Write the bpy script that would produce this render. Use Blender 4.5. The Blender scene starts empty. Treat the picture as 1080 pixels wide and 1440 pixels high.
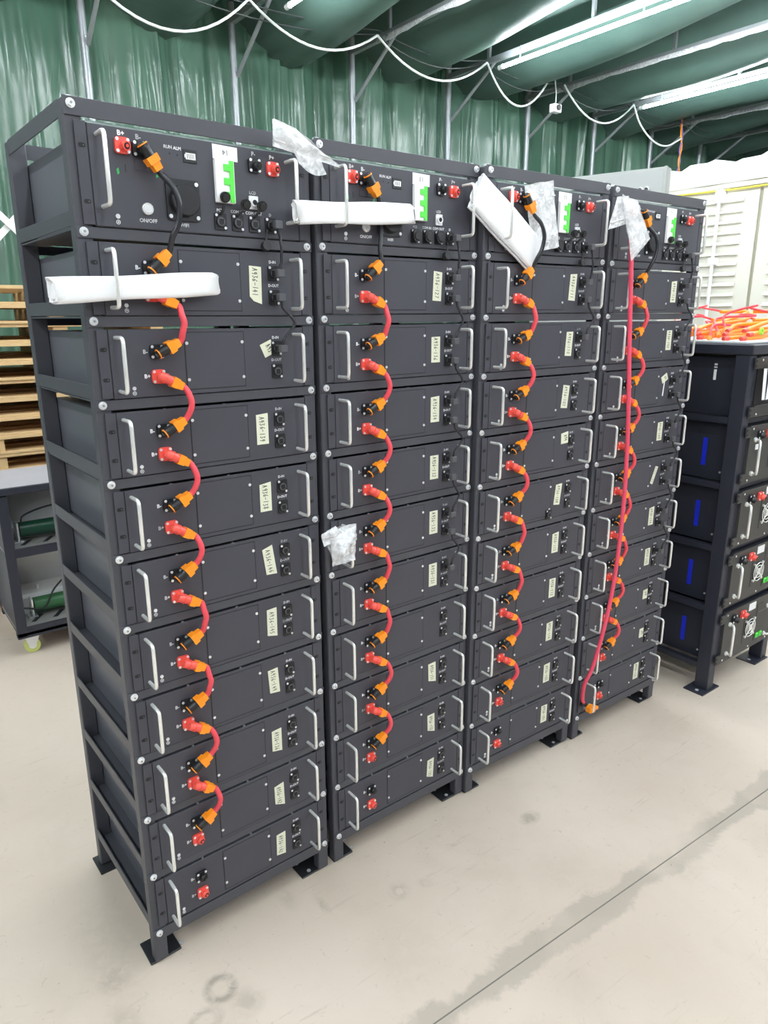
import bpy, math, random
from mathutils import Vector, Matrix, Euler, noise
random.seed(7)
S = bpy.context.scene
COL = S.collection

# ------------------------------------------------------------------ camera
cd = bpy.data.cameras.new('camera')
cam = bpy.data.objects.new('camera', cd)
COL.objects.link(cam)
cam.location = (-0.41317, -1.48547, 1.59658)
cam.rotation_euler = (1.29708, 0.00442, -0.65097)
cd.sensor_fit = 'VERTICAL'
cd.sensor_height = 36.0
cd.sensor_width = 27.0
cd.lens = 992.21 / 1440.0 * 36.0
cd.clip_start = 0.05
S.camera = cam

# ------------------------------------------------------------------ world, exposure
w = bpy.data.worlds.new('hall_daylight')
S.world = w
w.use_nodes = True
bg = w.node_tree.nodes['Background']
bg.inputs[0].default_value = (0.84, 0.92, 1.0, 1)
bg.inputs[1].default_value = 0.27
S.view_settings.view_transform = 'Standard'
S.view_settings.look = 'None'
S.view_settings.gamma = 1.0
S.view_settings.use_curve_mapping = False
S.view_settings.exposure = 0.0
LAMP_EMIT = 129.0          # strength of the LED tubes
LED_X = (-3.92, -1.76, 0.40, 2.56, 4.72, 6.87)  # the two leftmost runs are unseen, added to brighten the racks' left sides

# ------------------------------------------------------------------ mesh builder
class MB:
    def __init__(s):
        s.v = []; s.f = []; s.m = []; s.sm = []
    def add(s, vs, fs, m=0, smooth=False):
        o = len(s.v)
        s.v += [tuple(p) for p in vs]
        for f in fs:
            s.f.append([i + o for i in f]); s.m.append(m); s.sm.append(smooth)
        return s
    def box(s, x0, x1, y0, y1, z0, z1, m=0, c=0.0, M=None):
        if c <= 0:
            vs = [(x, y, z) for x in (x0, x1) for y in (y0, y1) for z in (z0, z1)]
            fs = [(0, 1, 3, 2), (4, 6, 7, 5), (0, 4, 5, 1), (2, 3, 7, 6), (0, 2, 6, 4), (1, 5, 7, 3)]
        else:
            vs = []; idx = {}
            for i, x in enumerate((x0, x1)):
                for j, y in enumerate((y0, y1)):
                    for k, z in enumerate((z0, z1)):
                        sx, sy, sz = (1, -1)[i] * c, (1, -1)[j] * c, (1, -1)[k] * c
                        idx[i, j, k] = len(vs)
                        vs += [(x, y + sy, z + sz), (x + sx, y, z + sz), (x + sx, y + sy, z)]
            I = lambda i, j, k, a: idx[i, j, k] + a
            fs = []
            for i in (0, 1):
                q = [I(i, 0, 0, 0), I(i, 1, 0, 0), I(i, 1, 1, 0), I(i, 0, 1, 0)]; fs.append(q if i else q[::-1])
                q = [I(0, i, 0, 1), I(1, i, 0, 1), I(1, i, 1, 1), I(0, i, 1, 1)]; fs.append(q[::-1] if i else q)
                q = [I(0, 0, i, 2), I(1, 0, i, 2), I(1, 1, i, 2), I(0, 1, i, 2)]; fs.append(q if i else q[::-1])
            for a in (0, 1):
                for b in (0, 1):
                    flip = (a + b) % 2
                    q = [I(0, a, b, 1), I(1, a, b, 1), I(1, a, b, 2), I(0, a, b, 2)]; fs.append(q if flip else q[::-1])
                    q = [I(a, 0, b, 0), I(a, 1, b, 0), I(a, 1, b, 2), I(a, 0, b, 2)]; fs.append(q[::-1] if flip else q)
                    q = [I(a, b, 0, 0), I(a, b, 1, 0), I(a, b, 1, 1), I(a, b, 0, 1)]; fs.append(q if flip else q[::-1])
            for i in (0, 1):
                for j in (0, 1):
                    for k in (0, 1):
                        q = [I(i, j, k, 0), I(i, j, k, 1), I(i, j, k, 2)]
                        fs.append(q if (i + j + k) % 2 else q[::-1])
        if M is not None: vs = [M @ Vector(p) for p in vs]
        return s.add(vs, fs, m)
    def tube(s, pts, r, n=8, m=0, cap=True, flat=1.0, sm=True):
        pts = [Vector(p) for p in pts]
        rs = r if isinstance(r, (list, tuple)) else [r] * len(pts)
        vs = []; fs = []; up = None
        for i, p in enumerate(pts):
            a = pts[max(i - 1, 0)]; b = pts[min(i + 1, len(pts) - 1)]
            t = (b - a).normalized()
            if up is None:
                up = Vector((0, 0, 1)) if abs(t.z) < .9 else Vector((0, 1, 0))
            u = t.cross(up)
            if u.length < 1e-6: u = t.orthogonal()
            u.normalize(); up = u.cross(t).normalized()
            for k in range(n):
                an = 2 * math.pi * (k + .5) / n
                vs.append(p + (u * math.cos(an) + up * math.sin(an) * flat) * rs[i])
        for i in range(len(pts) - 1):
            for k in range(n):
                k2 = (k + 1) % n
                fs.append((i * n + k, i * n + k2, (i + 1) * n + k2, (i + 1) * n + k))
        s.add(vs, fs, m, sm)
        if cap:
            s.add(vs[:n], [tuple(range(n - 1, -1, -1))], m)
            s.add(vs[-n:], [tuple(range(n))], m)
        return s
    def cyl(s, p0, p1, r, n=12, m=0, r2=None, sm=True):
        return s.tube([p0, p1], [r, r if r2 is None else r2], n, m, True, 1.0, sm)
    def prism(s, poly, y0, y1, m=0):
        """polygon in x,z (counter-clockwise seen from -y) between y0 (front) and y1"""
        n = len(poly)
        vs = [(x, y0, z) for x, z in poly] + [(x, y1, z) for x, z in poly]
        fs = [tuple(range(n)), tuple(range(2 * n - 1, n - 1, -1))]
        fs += [(i, i + n, (i + 1) % n + n, (i + 1) % n) for i in range(n)]
        return s.add(vs, fs, m)
    def rrect(s, cx, cz, w, h, r, y0, y1, m=0, rot=0.0, seg=3):
        P = []
        for sx, sz, a0 in ((1, 1, 0), (-1, 1, 90), (-1, -1, 180), (1, -1, 270)):
            for q in range(seg + 1):
                a = math.radians(a0 + 90 * q / seg)
                P.append((sx * (w / 2 - r) + r * math.cos(a), sz * (h / 2 - r) + r * math.sin(a)))
        c, d = math.cos(rot), math.sin(rot)
        return s.prism([(cx + x * c - z * d, cz + x * d + z * c) for x, z in P], y0, y1, m)
    def mesh(s, name, mats):
        me = bpy.data.meshes.new(name)
        me.from_pydata(s.v, [], s.f)
        for mt in (mats if isinstance(mats, (list, tuple)) else [mats]): me.materials.append(mt)
        me.polygons.foreach_set('material_index', s.m)
        me.polygons.foreach_set('use_smooth', s.sm)
        me.update()
        return me

def link(name, data, parent=None, loc=None, kind=None, label=None):
    o = bpy.data.objects.new(name, data)
    COL.objects.link(o)
    if parent: o.parent = parent
    if loc: o.location = loc
    if kind: o['kind'] = kind
    if label: o['label'] = label
    return o
def part(name, mb, mats, parent=None, kind=None, label=None, loc=None):
    return link(name, mb.mesh(name, mats), parent, loc, kind, label)
def tag(o, label, cat, group=None):
    o['label'] = label; o['category'] = cat
    if group: o['group'] = group
    return o
def thing(name, label, cat, M=None, group=None):
    o = bpy.data.objects.new(name, None); COL.objects.link(o)
    o.empty_display_size = .05
    if M is not None:
        o.matrix_world = M if isinstance(M, Matrix) else Matrix.Translation(M)
    return tag(o, label, cat, group)
def structure(name, mb, mats):
    o = part(name, mb, mats); o['kind'] = 'structure'; return o
def copy_tree(o, parent=None):
    c = o.copy(); COL.objects.link(c)
    if parent: c.parent = parent
    for ch in list(o.children): copy_tree(ch, c)
    return c
def cat_rom(P, n=6):
    P = [Vector(p) for p in P]; out = []
    Q = [P[0] * 2 - P[1]] + P + [P[-1] * 2 - P[-2]]
    for i in range(1, len(Q) - 2):
        a, b, c, d = Q[i - 1:i + 3]
        for k in range(n):
            t = k / n
            out.append(.5 * ((2 * b) + (c - a) * t + (2 * a - 5 * b + 4 * c - d) * t * t + (3 * b - a - 3 * c + d) * t ** 3))
    out.append(P[-1])
    return out

# ------------------------------------------------------------------ materials
def mat(name, col, rough=.5, metal=0.0, var=0.0, scale=20.0, bump=0.0, bscale=None, coat=0.0, alpha=1.0, emit=0.0, spec=.5, sheen=None):
    m = bpy.data.materials.new(name); m.use_nodes = True
    nt = m.node_tree; b = nt.nodes['Principled BSDF']
    b.inputs['Base Color'].default_value = (*col, 1)
    b.inputs['Roughness'].default_value = rough
    b.inputs['Metallic'].default_value = metal
    b.inputs['Specular IOR Level'].default_value = spec
    if coat: b.inputs['Coat Weight'].default_value = coat
    if alpha < 1: b.inputs['Alpha'].default_value = alpha
    if emit:
        b.inputs['Emission Color'].default_value = (*col, 1); b.inputs['Emission Strength'].default_value = emit
    if var or bump:
        tc = nt.nodes.new('ShaderNodeTexCoord')
        n = nt.nodes.new('ShaderNodeTexNoise'); n.inputs['Scale'].default_value = scale; n.inputs['Detail'].default_value = 4
        nt.links.new(tc.outputs['Object'], n.inputs['Vector'])
        if var:
            r = nt.nodes.new('ShaderNodeMapRange')
            r.inputs['To Min'].default_value = 1 - var; r.inputs['To Max'].default_value = 1 + var
            nt.links.new(n.outputs['Fac'], r.inputs['Value'])
            mx = nt.nodes.new('ShaderNodeMix'); mx.data_type = 'RGBA'; mx.blend_type = 'MULTIPLY'; mx.inputs['Factor'].default_value = 1
            mx.inputs['A'].default_value = (*col, 1)
            nt.links.new(r.outputs['Result'], mx.inputs['B'])
            nt.links.new(mx.outputs['Result'], b.inputs['Base Color'])
        if bump:
            n2 = n
            if bscale:
                n2 = nt.nodes.new('ShaderNodeTexNoise'); n2.inputs['Scale'].default_value = bscale; n2.inputs['Detail'].default_value = 3
                nt.links.new(tc.outputs['Object'], n2.inputs['Vector'])
            bp = nt.nodes.new('ShaderNodeBump'); bp.inputs['Strength'].default_value = bump; bp.inputs['Distance'].default_value = .002
            nt.links.new(n2.outputs['Fac'], bp.inputs['Height'])
            nt.links.new(bp.outputs['Normal'], b.inputs['Normal'])
    return m

M_RACK = mat('graphite_powder_coat', (.068, .068, .081), .42, 0, .12, 9, .15, 900, spec=.40)
M_PANEL = mat('black_powder_coat', (.060, .059, .074), .45, 0, .10, 7, .15, 1100, spec=.40)
M_CASE = mat('charcoal_sheet_steel', (.100, .104, .122), .40, 0, .10, 5)
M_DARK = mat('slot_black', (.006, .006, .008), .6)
M_BLK = mat('black_plastic', (.012, .012, .014), .38)
M_BLKRUB = mat('black_rubber', (.018, .018, .02), .55)
M_GREYPL = mat('grey_plastic', (.085, .085, .095), .4)
M_CHROME = mat('brushed_chrome', (.90, .90, .87), .27, .58, .05, 60)
M_ZINC = mat('zinc_screw', (.86, .86, .88), .3, .55, .1, 300)
M_RED = mat('red_connector_plastic', (.88, .10, .075), .38)
M_CABRED = mat('red_cable_sheath', (.80, .075, .10), .42)
M_CABPINK = mat('pink_red_cable_sheath', (.80, .075, .135), .42)
M_CABBLK = mat('black_cable_sheath', (.020, .020, .025), .30)
M_ORG = mat('orange_plastic', (1.0, .30, .012), .4)
M_WHITE = mat('white_print', (.86, .86, .88), .6)
M_TAPE = mat('cream_masking_tape', (.74, .74, .58), .75, 0, .06, 90)
M_INK = mat('pen_ink', (.03, .03, .035), .7)
M_PAPER = mat('white_foam_sheet', (.84, .84, .86), .6, 0, .03, 15)
M_GREEN = mat('breaker_green', (.10, .72, .07), .4)
M_GREENMARK = mat('green_tape', (.03, .42, .10), .6)
M_WPLAST = mat('white_plastic', (.88, .88, .88), .4)
M_GALV = mat('galvanised_steel', (.33, .355, .37), .38, .45, .16, 14)
M_CABLEW = mat('white_cable', (.74, .78, .76), .5)
M_WIRE = mat('dark_wire', (.06, .07, .07), .5)
M_WOOD = mat('pallet_pine', (.62, .42, .21), .75, 0, .22, 9)
M_LED = mat('led_tube_light', (.91, .96, 1.0), .4, emit=LAMP_EMIT)
M_BLUE = mat('blue_film', (.015, .03, .62), .35)
M_TABLE = mat('grey_worktop', (.36, .35, .38), .45, 0, .12, 8)
M_TRAY = mat('zinc_tray', (.30, .29, .28), .4, .3, .1, 12)
M_RESIST = mat('dark_green_enamel', (.010, .055, .032), .35)
M_MOSS = mat('moss_green_enamel', (.035, .13, .05), .4)
M_TYRE = mat('lime_polyurethane', (.62, .66, .20), .4)
M_CONT = mat('container_white', (.82, .80, .72), .5, 0, .03, 3)
M_CONTSEAM = mat('container_seam', (.40, .38, .28), .6)
M_YELLOW = mat('yellow_cord', (.75, .65, .08), .5)
M_CABINET = mat('cabinet_grey', (.33, .345, .335), .45, 0, .03, 4)
M_FOOT = mat('black_plate_steel', (.018, .018, .021), .45, 0, .1, 12)
M_RACK2 = mat('navy_black_coat', (.026, .028, .042), .42, 0, .12, 9)
M_UNIT = mat('unit_front_grey', (.040, .039, .038), .45, 0, .08, 7)

def film(name, amount, tint=(.9, .9, .92)):
    m = bpy.data.materials.new(name); m.use_nodes = True
    nt = m.node_tree; b = nt.nodes['Principled BSDF']
    b.inputs['Base Color'].default_value = (*tint, 1); b.inputs['Roughness'].default_value = .18
    tc = nt.nodes.new('ShaderNodeTexCoord'); n = nt.nodes.new('ShaderNodeTexNoise'); n.inputs['Scale'].default_value = 55; n.inputs['Detail'].default_value = 3
    n.inputs['Distortion'].default_value = 1.2
    r = nt.nodes.new('ShaderNodeMapRange'); r.inputs['From Min'].default_value = .35; r.inputs['From Max'].default_value = .7
    r.inputs['To Min'].default_value = amount * .75; r.inputs['To Max'].default_value = min(1, amount * 1.45)
    nt.links.new(tc.outputs['Object'], n.inputs['Vector']); nt.links.new(n.outputs['Fac'], r.inputs['Value']); nt.links.new(r.outputs['Result'], b.inputs['Alpha'])
    bp = nt.nodes.new('ShaderNodeBump'); bp.inputs['Strength'].default_value = .4; bp.inputs['Distance'].default_value = .004
    nt.links.new(n.outputs['Fac'], bp.inputs['Height']); nt.links.new(bp.outputs['Normal'], b.inputs['Normal'])
    return m
M_FILM = film('clear_plastic_film', .36)
M_FILM2 = film('cloudy_plastic_film', .55)

def tarp(name, lo, hi, rough, scale=1.2, bs=.35, sp=.6):
    m = bpy.data.materials.new(name); m.use_nodes = True
    nt = m.node_tree; b = nt.nodes['Principled BSDF']
    b.inputs['Roughness'].default_value = rough; b.inputs['Specular IOR Level'].default_value = sp
    tc = nt.nodes.new('ShaderNodeTexCoord')
    mp = nt.nodes.new('ShaderNodeMapping'); mp.inputs['Scale'].default_value = (1, 1, .35)
    n = nt.nodes.new('ShaderNodeTexNoise'); n.inputs['Scale'].default_value = scale; n.inputs['Detail'].default_value = 5; n.inputs['Distortion'].default_value = .6
    cr = nt.nodes.new('ShaderNodeValToRGB')
    cr.color_ramp.elements[0].color = (*lo, 1); cr.color_ramp.elements[0].position = .3
    cr.color_ramp.elements[1].color = (*hi, 1); cr.color_ramp.elements[1].position = .72
    nt.links.new(tc.outputs['Object'], mp.inputs['Vector']); nt.links.new(mp.outputs['Vector'], n.inputs['Vector'])
    nt.links.new(n.outputs['Fac'], cr.inputs['Fac']); nt.links.new(cr.outputs['Color'], b.inputs['Base Color'])
    n2 = nt.nodes.new('ShaderNodeTexNoise'); n2.inputs['Scale'].default_value = 5; n2.inputs['Detail'].default_value = 4; n2.inputs['Distortion'].default_value = 1.5
    nt.links.new(mp.outputs['Vector'], n2.inputs['Vector'])
    bp = nt.nodes.new('ShaderNodeBump'); bp.inputs['Strength'].default_value = bs; bp.inputs['Distance'].default_value = .03
    nt.links.new(n2.outputs['Fac'], bp.inputs['Height']); nt.links.new(bp.outputs['Normal'], b.inputs['Normal'])
    return m
M_TARPW = tarp('green_tarpaulin_wall', (.050, .122, .082), (.108, .205, .145), .24)
M_TARPC = tarp('green_tarpaulin_roof', (.060, .110, .095), (.090, .155, .130), .46, bs=.14, sp=.38)

def floor_mat():
    m = bpy.data.materials.new('worn_concrete'); m.use_nodes = True
    nt = m.node_tree; L = nt.links; b = nt.nodes['Principled BSDF']
    tc = nt.nodes.new('ShaderNodeTexCoord'); P = tc.outputs['Object']
    def nz(scale, detail, dist=0.0, vec=P, rough=.55):
        n = nt.nodes.new('ShaderNodeTexNoise'); n.inputs['Scale'].default_value = scale; n.inputs['Detail'].default_value = detail
        n.inputs['Distortion'].default_value = dist; n.inputs['Roughness'].default_value = rough
        L.new(vec, n.inputs['Vector']); return n.outputs['Fac']
    def ramp(f, a, c):
        r = nt.nodes.new('ShaderNodeMapRange'); r.inputs['From Min'].default_value = a; r.inputs['From Max'].default_value = c; L.new(f, r.inputs['Value']); return r.outputs['Result']
    def mul(a, k):
        q = nt.nodes.new('ShaderNodeMath'); q.operation = 'MULTIPLY'; L.new(a, q.inputs[0])
        if isinstance(k, (int, float)): q.inputs[1].default_value = k
        else: L.new(k, q.inputs[1])
        return q.outputs[0]
    def mix(f, A, B):
        q = nt.nodes.new('ShaderNodeMix'); q.data_type = 'RGBA'
        L.new(f, q.inputs['Factor'])
        for s, c in (('A', A), ('B', B)):
            if isinstance(c, tuple): q.inputs[s].default_value = (*c, 1)
            else: L.new(c, q.inputs[s])
        return q.outputs['Result']
    base = mix(ramp(nz(1.1, 6, .5), .3, .7), (.50, .408, .335), (.61, .515, .44))
    base = mix(mul(ramp(nz(3.2, 7, .8), .56, .75), .45), base, (.43, .365, .29))
    base = mix(mul(ramp(nz(34, 6, 1.2), .63, .74), .38), base, (.30, .26, .21))
    mp = nt.nodes.new('ShaderNodeMapping'); mp.inputs['Rotation'].default_value = (0, 0, .55); mp.inputs['Scale'].default_value = (1, 14, 1); L.new(P, mp.inputs['Vector'])
    base = mix(mul(ramp(nz(3.0, 7, .3, mp.outputs['Vector'], .7), .60, .72), mul(ramp(nz(1.7, 3), .46, .62), .6)), base, (.31, .265, .215))
    # dirt band along the joint and scattered stains, at their places on the floor
    def dist_line(ax, ay, bx, by):
        dx, dy = bx - ax, by - ay; l = math.hypot(dx, dy); nx, ny = -dy / l, dx / l
        d = nt.nodes.new('ShaderNodeVectorMath'); d.operation = 'DOT_PRODUCT'; L.new(P, d.inputs[0]); d.inputs[1].default_value = (nx, ny, 0)
        a = nt.nodes.new('ShaderNodeMath'); a.operation = 'SUBTRACT'; L.new(d.outputs['Value'], a.inputs[0]); a.inputs[1].default_value = ax * nx + ay * ny
        q = nt.nodes.new('ShaderNodeMath'); q.operation = 'ABSOLUTE'; L.new(a.outputs[0], q.inputs[0]); return q.outputs[0]
    dj = dist_line(0.439, -0.547, 1.915, -0.619)
    def add(a, b):
        q = nt.nodes.new('ShaderNodeMath'); q.operation = 'ADD'; L.new(a, q.inputs[0]); L.new(b, q.inputs[1]); return q.outputs[0]
    jag = mul(nz(4.5, 6, .4, P, .65), .17)
    base = mix(mul(mul(ramp(add(dj, jag), .135, .118), ramp(nz(2.3, 3), .34, .50)), .72), base, (.37, .315, .265))
    base = mix(mul(ramp(nz(75, 3, .2), .70, .735), mul(ramp(nz(2.0, 3), .46, .62), .8)), base, (.16, .13, .10))
    def spot(x, y, r0, r1, k, col, ring=False, sq=1.0):
        v = nt.nodes.new('ShaderNodeVectorMath'); v.operation = 'SUBTRACT'; L.new(P, v.inputs[0]); v.inputs[1].default_value = (x, y, 0)
        v2 = nt.nodes.new('ShaderNodeVectorMath'); v2.operation = 'MULTIPLY'; L.new(v.outputs[0], v2.inputs[0]); v2.inputs[1].default_value = (1, sq, 1)
        ln = nt.nodes.new('ShaderNodeVectorMath'); ln.operation = 'LENGTH'; L.new(v2.outputs[0], ln.inputs[0])
        f = ramp(ln.outputs['Value'], r1, r0)
        if ring: f = mul(f, ramp(ln.outputs['Value'], r0 * .45, r0 * .8))
        f = mul(mul(f, ramp(nz(30, 4, .8), .25, .6)), k)
        return mix(f, base, col)
    for a in ((.082, -.159, .034, .048, .7, (.235, .20, .165), True), (.02, -.215, .034, .05, .5, (.26, .22, .18), True, 1.3), (.12, -.23, .012, .05, .5, (.31, .265, .215)),
              (1.151, -.212, .02, .05, .6, (.27, .23, .185), False, 1.5), (.62, -.19, .018, .04, .5, (.33, .28, .23), True),
              (.70, -.21, .012, .03, .4, (.36, .31, .25)), (.35, -.02, .01, .03, .4, (.36, .31, .25), False, .5),
              (-.12, .02, .015, .045, .55, (.30, .25, .20)), (-.10, .12, .03, .10, .4, (.38, .32, .26), False, .4), (-.14, -.12, .02, .05, .45, (.32, .27, .22), False, .6), (.42, -.10, .006, .018, .5, (.30, .26, .2), False, .4), (1.62, -.58, .02, .08, .35, (.38, .32, .26), False, 2.0), (1.35, -.62, .03, .09, .35, (.40, .34, .275)), (1.05, -.42, .04, .12, .22, (.40, .34, .275)), (.52, -.36, .05, .14, .25, (.42, .36, .29))):
        base = spot(*a)
    L.new(base, b.inputs['Base Color'])
    L.new(ramp(nz(2.2, 4), .2, .9), b.inputs['Roughness'])
    rr = nt.nodes.new('ShaderNodeMapRange'); rr.inputs['To Min'].default_value = .42; rr.inputs['To Max'].default_value = .68
    L.new(nz(2.2, 4), rr.inputs['Value']); L.new(rr.outputs['Result'], b.inputs['Roughness'])
    bp = nt.nodes.new('ShaderNodeBump'); bp.inputs['Strength'].default_value = .12; bp.inputs['Distance'].default_value = .004
    L.new(nz(40, 5), bp.inputs['Height']); L.new(bp.outputs['Normal'], b.inputs['Normal'])
    return m
M_FLOOR = floor_mat()

# ------------------------------------------------------------------ writing
_tc = {}
def glyphs(s):
    if s not in _tc:
        c = bpy.data.curves.new('lettering', 'FONT'); c.body = s; c.size = 1.0; c.resolution_u = 2
        o = bpy.data.objects.new('lettering', c); COL.objects.link(o)
        bpy.context.view_layer.update()
        me = bpy.data.meshes.new_from_object(o.evaluated_get(bpy.context.evaluated_depsgraph_get()))
        vs = [(v.co.x, v.co.y) for v in me.vertices]; fs = [tuple(p.vertices) for p in me.polygons]
        bpy.data.objects.remove(o); bpy.data.curves.remove(c); bpy.data.meshes.remove(me)
        xs = [a for a, _ in vs]; ys = [b for _, b in vs]
        cx, cy = (min(xs) + max(xs)) / 2, (min(ys) + max(ys)) / 2
        _tc[s] = ([(a - cx, b - cy) for a, b in vs], fs)
    return _tc[s]
def text(mb, s, x, z, size, y, m=0, rot=0.0, bold=.0, sx=1.0):
    vs, fs = glyphs(s); c, d = math.cos(rot), math.sin(rot)
    offs = [(0, 0)] if not bold else [(-bold, 0), (bold, 0), (0, bold), (0, -bold)]
    for ox, oz in offs:
        mb.add([(x + ox + (a * sx * c - b * d) * size, y, z + oz + (a * sx * d + b * c) * size) for a, b in vs], fs, m)
STROKES = {'0': [[(.5, 1), (.1, .7), (.1, .3), (.5, 0), (.9, .3), (.9, .7), (.5, 1)]], '1': [[(.5, 1), (.45, 0)]],
 '2': [[(.1, .8), (.5, 1), (.9, .75), (.1, 0), (.95, .05)]], '3': [[(.1, .95), (.8, .9), (.4, .55), (.9, .3), (.5, 0), (.1, .1)]],
 '4': [[(.55, 1), (.1, .4), (.95, .42)], [(.65, .75), (.6, 0)]], '5': [[(.85, 1), (.25, .95), (.2, .55), (.75, .55), (.8, .2), (.1, 0)]],
 '6': [[(.8, 1), (.2, .5), (.3, .05), (.8, .1), (.75, .45), (.2, .4)]], '7': [[(.1, .95), (.9, 1), (.4, 0)]],
 '8': [[(.5, .55), (.15, .8), (.5, 1), (.85, .8), (.15, .2), (.5, 0), (.85, .2), (.5, .55)]], '9': [[(.85, .65), (.4, .5), (.2, .8), (.6, 1), (.85, .7), (.7, 0)]],
 'A': [[(.05, 0), (.5, 1), (.95, 0)], [(.2, .38), (.85, .42)]], '-': [[(.05, .5), (.95, .55)]]}
def handwriting(mb, s, x, z, hgt, length, y, rot, m, rnd):
    """a line of handwriting centred on x,z; rot is the reading direction"""
    n = len(s); adv = length / n; cw = adv * .74; c, d = math.cos(rot), math.sin(rot); wd = hgt * .055
    for i, ch in enumerate(s):
        jx, jz, sl = rnd.uniform(-.1, .1) * cw, rnd.uniform(-.08, .08) * hgt, rnd.uniform(.0, .25)
        for st in STROKES[ch]:
            P = [Vector((-length / 2 + i * adv + jx + (a + (b - .5) * sl) * cw, (b - .5) * hgt + jz)) for a, b in st]
            for a, b in zip(P, P[1:]):
                t = (b - a).normalized(); q = Vector((-t.y, t.x)) * wd; e = t * wd * .6
                C = [a - e - q, b + e - q, b + e + q, a - e + q]
                mb.add([(x + p.x * c - p.y * d, y, z + p.x * d + p.y * c) for p in C], [(0, 1, 2, 3)], m)

# ------------------------------------------------------------------ setting: floor, tarpaulin wall and roof
TX = [1.36 + 1.155 * i for i in range(-6, 10)]      # lines of the roof trusses
X0, X1, Y0, Y1 = TX[0], TX[-1], -7.0, 4.5
fb = MB()
ja, jb = Vector((0.439, -0.547)), Vector((1.915, -0.619))
js = (jb.y - ja.y) / (jb.x - ja.x)
yl = lambda x: ja.y + js * (x - ja.x)
g = .0018
for (a0, a1) in (((X0, Y0, X1, Y0), -1), ((X0, Y1 + .1, X1, Y1 + .1), 1)):
    if a1 < 0: fb.add([(X0, Y0, 0), (X1, Y0, 0), (X1, yl(X1) - g, 0), (X0, yl(X0) - g, 0)], [(0, 1, 2, 3)])
    else: fb.add([(X0, yl(X0) + g, 0), (X1, yl(X1) + g, 0), (X1, Y1 + .1, 0), (X0, Y1 + .1, 0)], [(0, 1, 2, 3)])
fb.add([(X0, yl(X0) - g, 0), (X1, yl(X1) - g, 0), (X1, yl(X1), -.006), (X0, yl(X0), -.006), (X0, yl(X0) + g, 0), (X1, yl(X1) + g, 0)], [(0, 1, 2, 3), (3, 2, 5, 4)], 1)
fb.box(X0, X1, Y0, Y1 + .1, -.12, -.02, 0)
structure('floor', fb, [M_FLOOR, mat('joint_dirt', (.30, .28, .245), .9)])

rw = random.Random(3)
folds = [(rw.uniform(X0, X1), rw.uniform(.030, .13), rw.uniform(.02, .085) * rw.choice((1, 1, -.7)), rw.uniform(-.05, .05), rw.uniform(.6, 2.6), rw.random()) for _ in range(260)]
def wall_y(x, z):
    y = 0
    for fx, fw, fa, sk, zl, ph in folds:
        dx = x - fx - sk * (z - 2.5)
        if abs(dx) < fw * 3:
            fade = .35 + .65 * min(1, max(0, (4.05 - z) / zl)) if ph < .6 else .4 + .6 * min(1, max(0, (z - 1.2) / 2.2))
            y += fa * fade * (math.exp(-(dx / fw) ** 2) if ph < .45 else math.exp(-abs(dx / fw) * 1.9))
    y += .03 * noise.noise(Vector((x * 1.3, z * .8, 3.1))) + .012 * noise.noise(Vector((x * 5, z * 2.2, 9)))
    return Y1 - .03 - max(-.1, min(.2, y))
wb = MB(); NX, NZ = 1400, 26
zs = [4.3 * k / NZ for k in range(NZ + 1)]
for i in range(NX + 1):
    x = X0 + (X1 - X0) * i / NX
    for z in zs: wb.v.append((x, wall_y(x, z), z))
for i in range(NX):
    for k in range(NZ):
        a = i * (NZ + 1) + k
        wb.f.append([a, a + NZ + 1, a + NZ + 2, a + 1]); wb.m.append(0); wb.sm.append(True)
structure('wall_back', wb, M_TARPW)

cb = MB(); NB, NY = 14, 46
rc = random.Random(5)
for i in range(len(TX) - 1):
    o = len(cb.v); sg = .43 + rc.uniform(-.04, .04); sk = rc.uniform(-.12, .12)
    for k in range(NY + 1):
        y = Y1 + (Y0 - Y1) * k / NY
        for j in range(NB + 1):
            t = j / NB; x = TX[i] + (TX[i + 1] - TX[i]) * t
            u = t + sk * t * (1 - t)
            sag = sg * (1 - (2 * u - 1) ** 2) * (1 + .10 * math.sin(y * 1.7 + i))
            sag += .014 * noise.noise(Vector((x * 3, y * 1.6, i)))
            cb.v.append((x, y, 4.10 + .055 * (Y1 - y) - sag))
    for k in range(NY):
        for j in range(NB):
            a = o + k * (NB + 1) + j
            cb.f.append([a, a + 1, a + NB + 2, a + NB + 1]); cb.m.append(0); cb.sm.append(True)
structure('ceiling', cb, M_TARPC)

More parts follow.
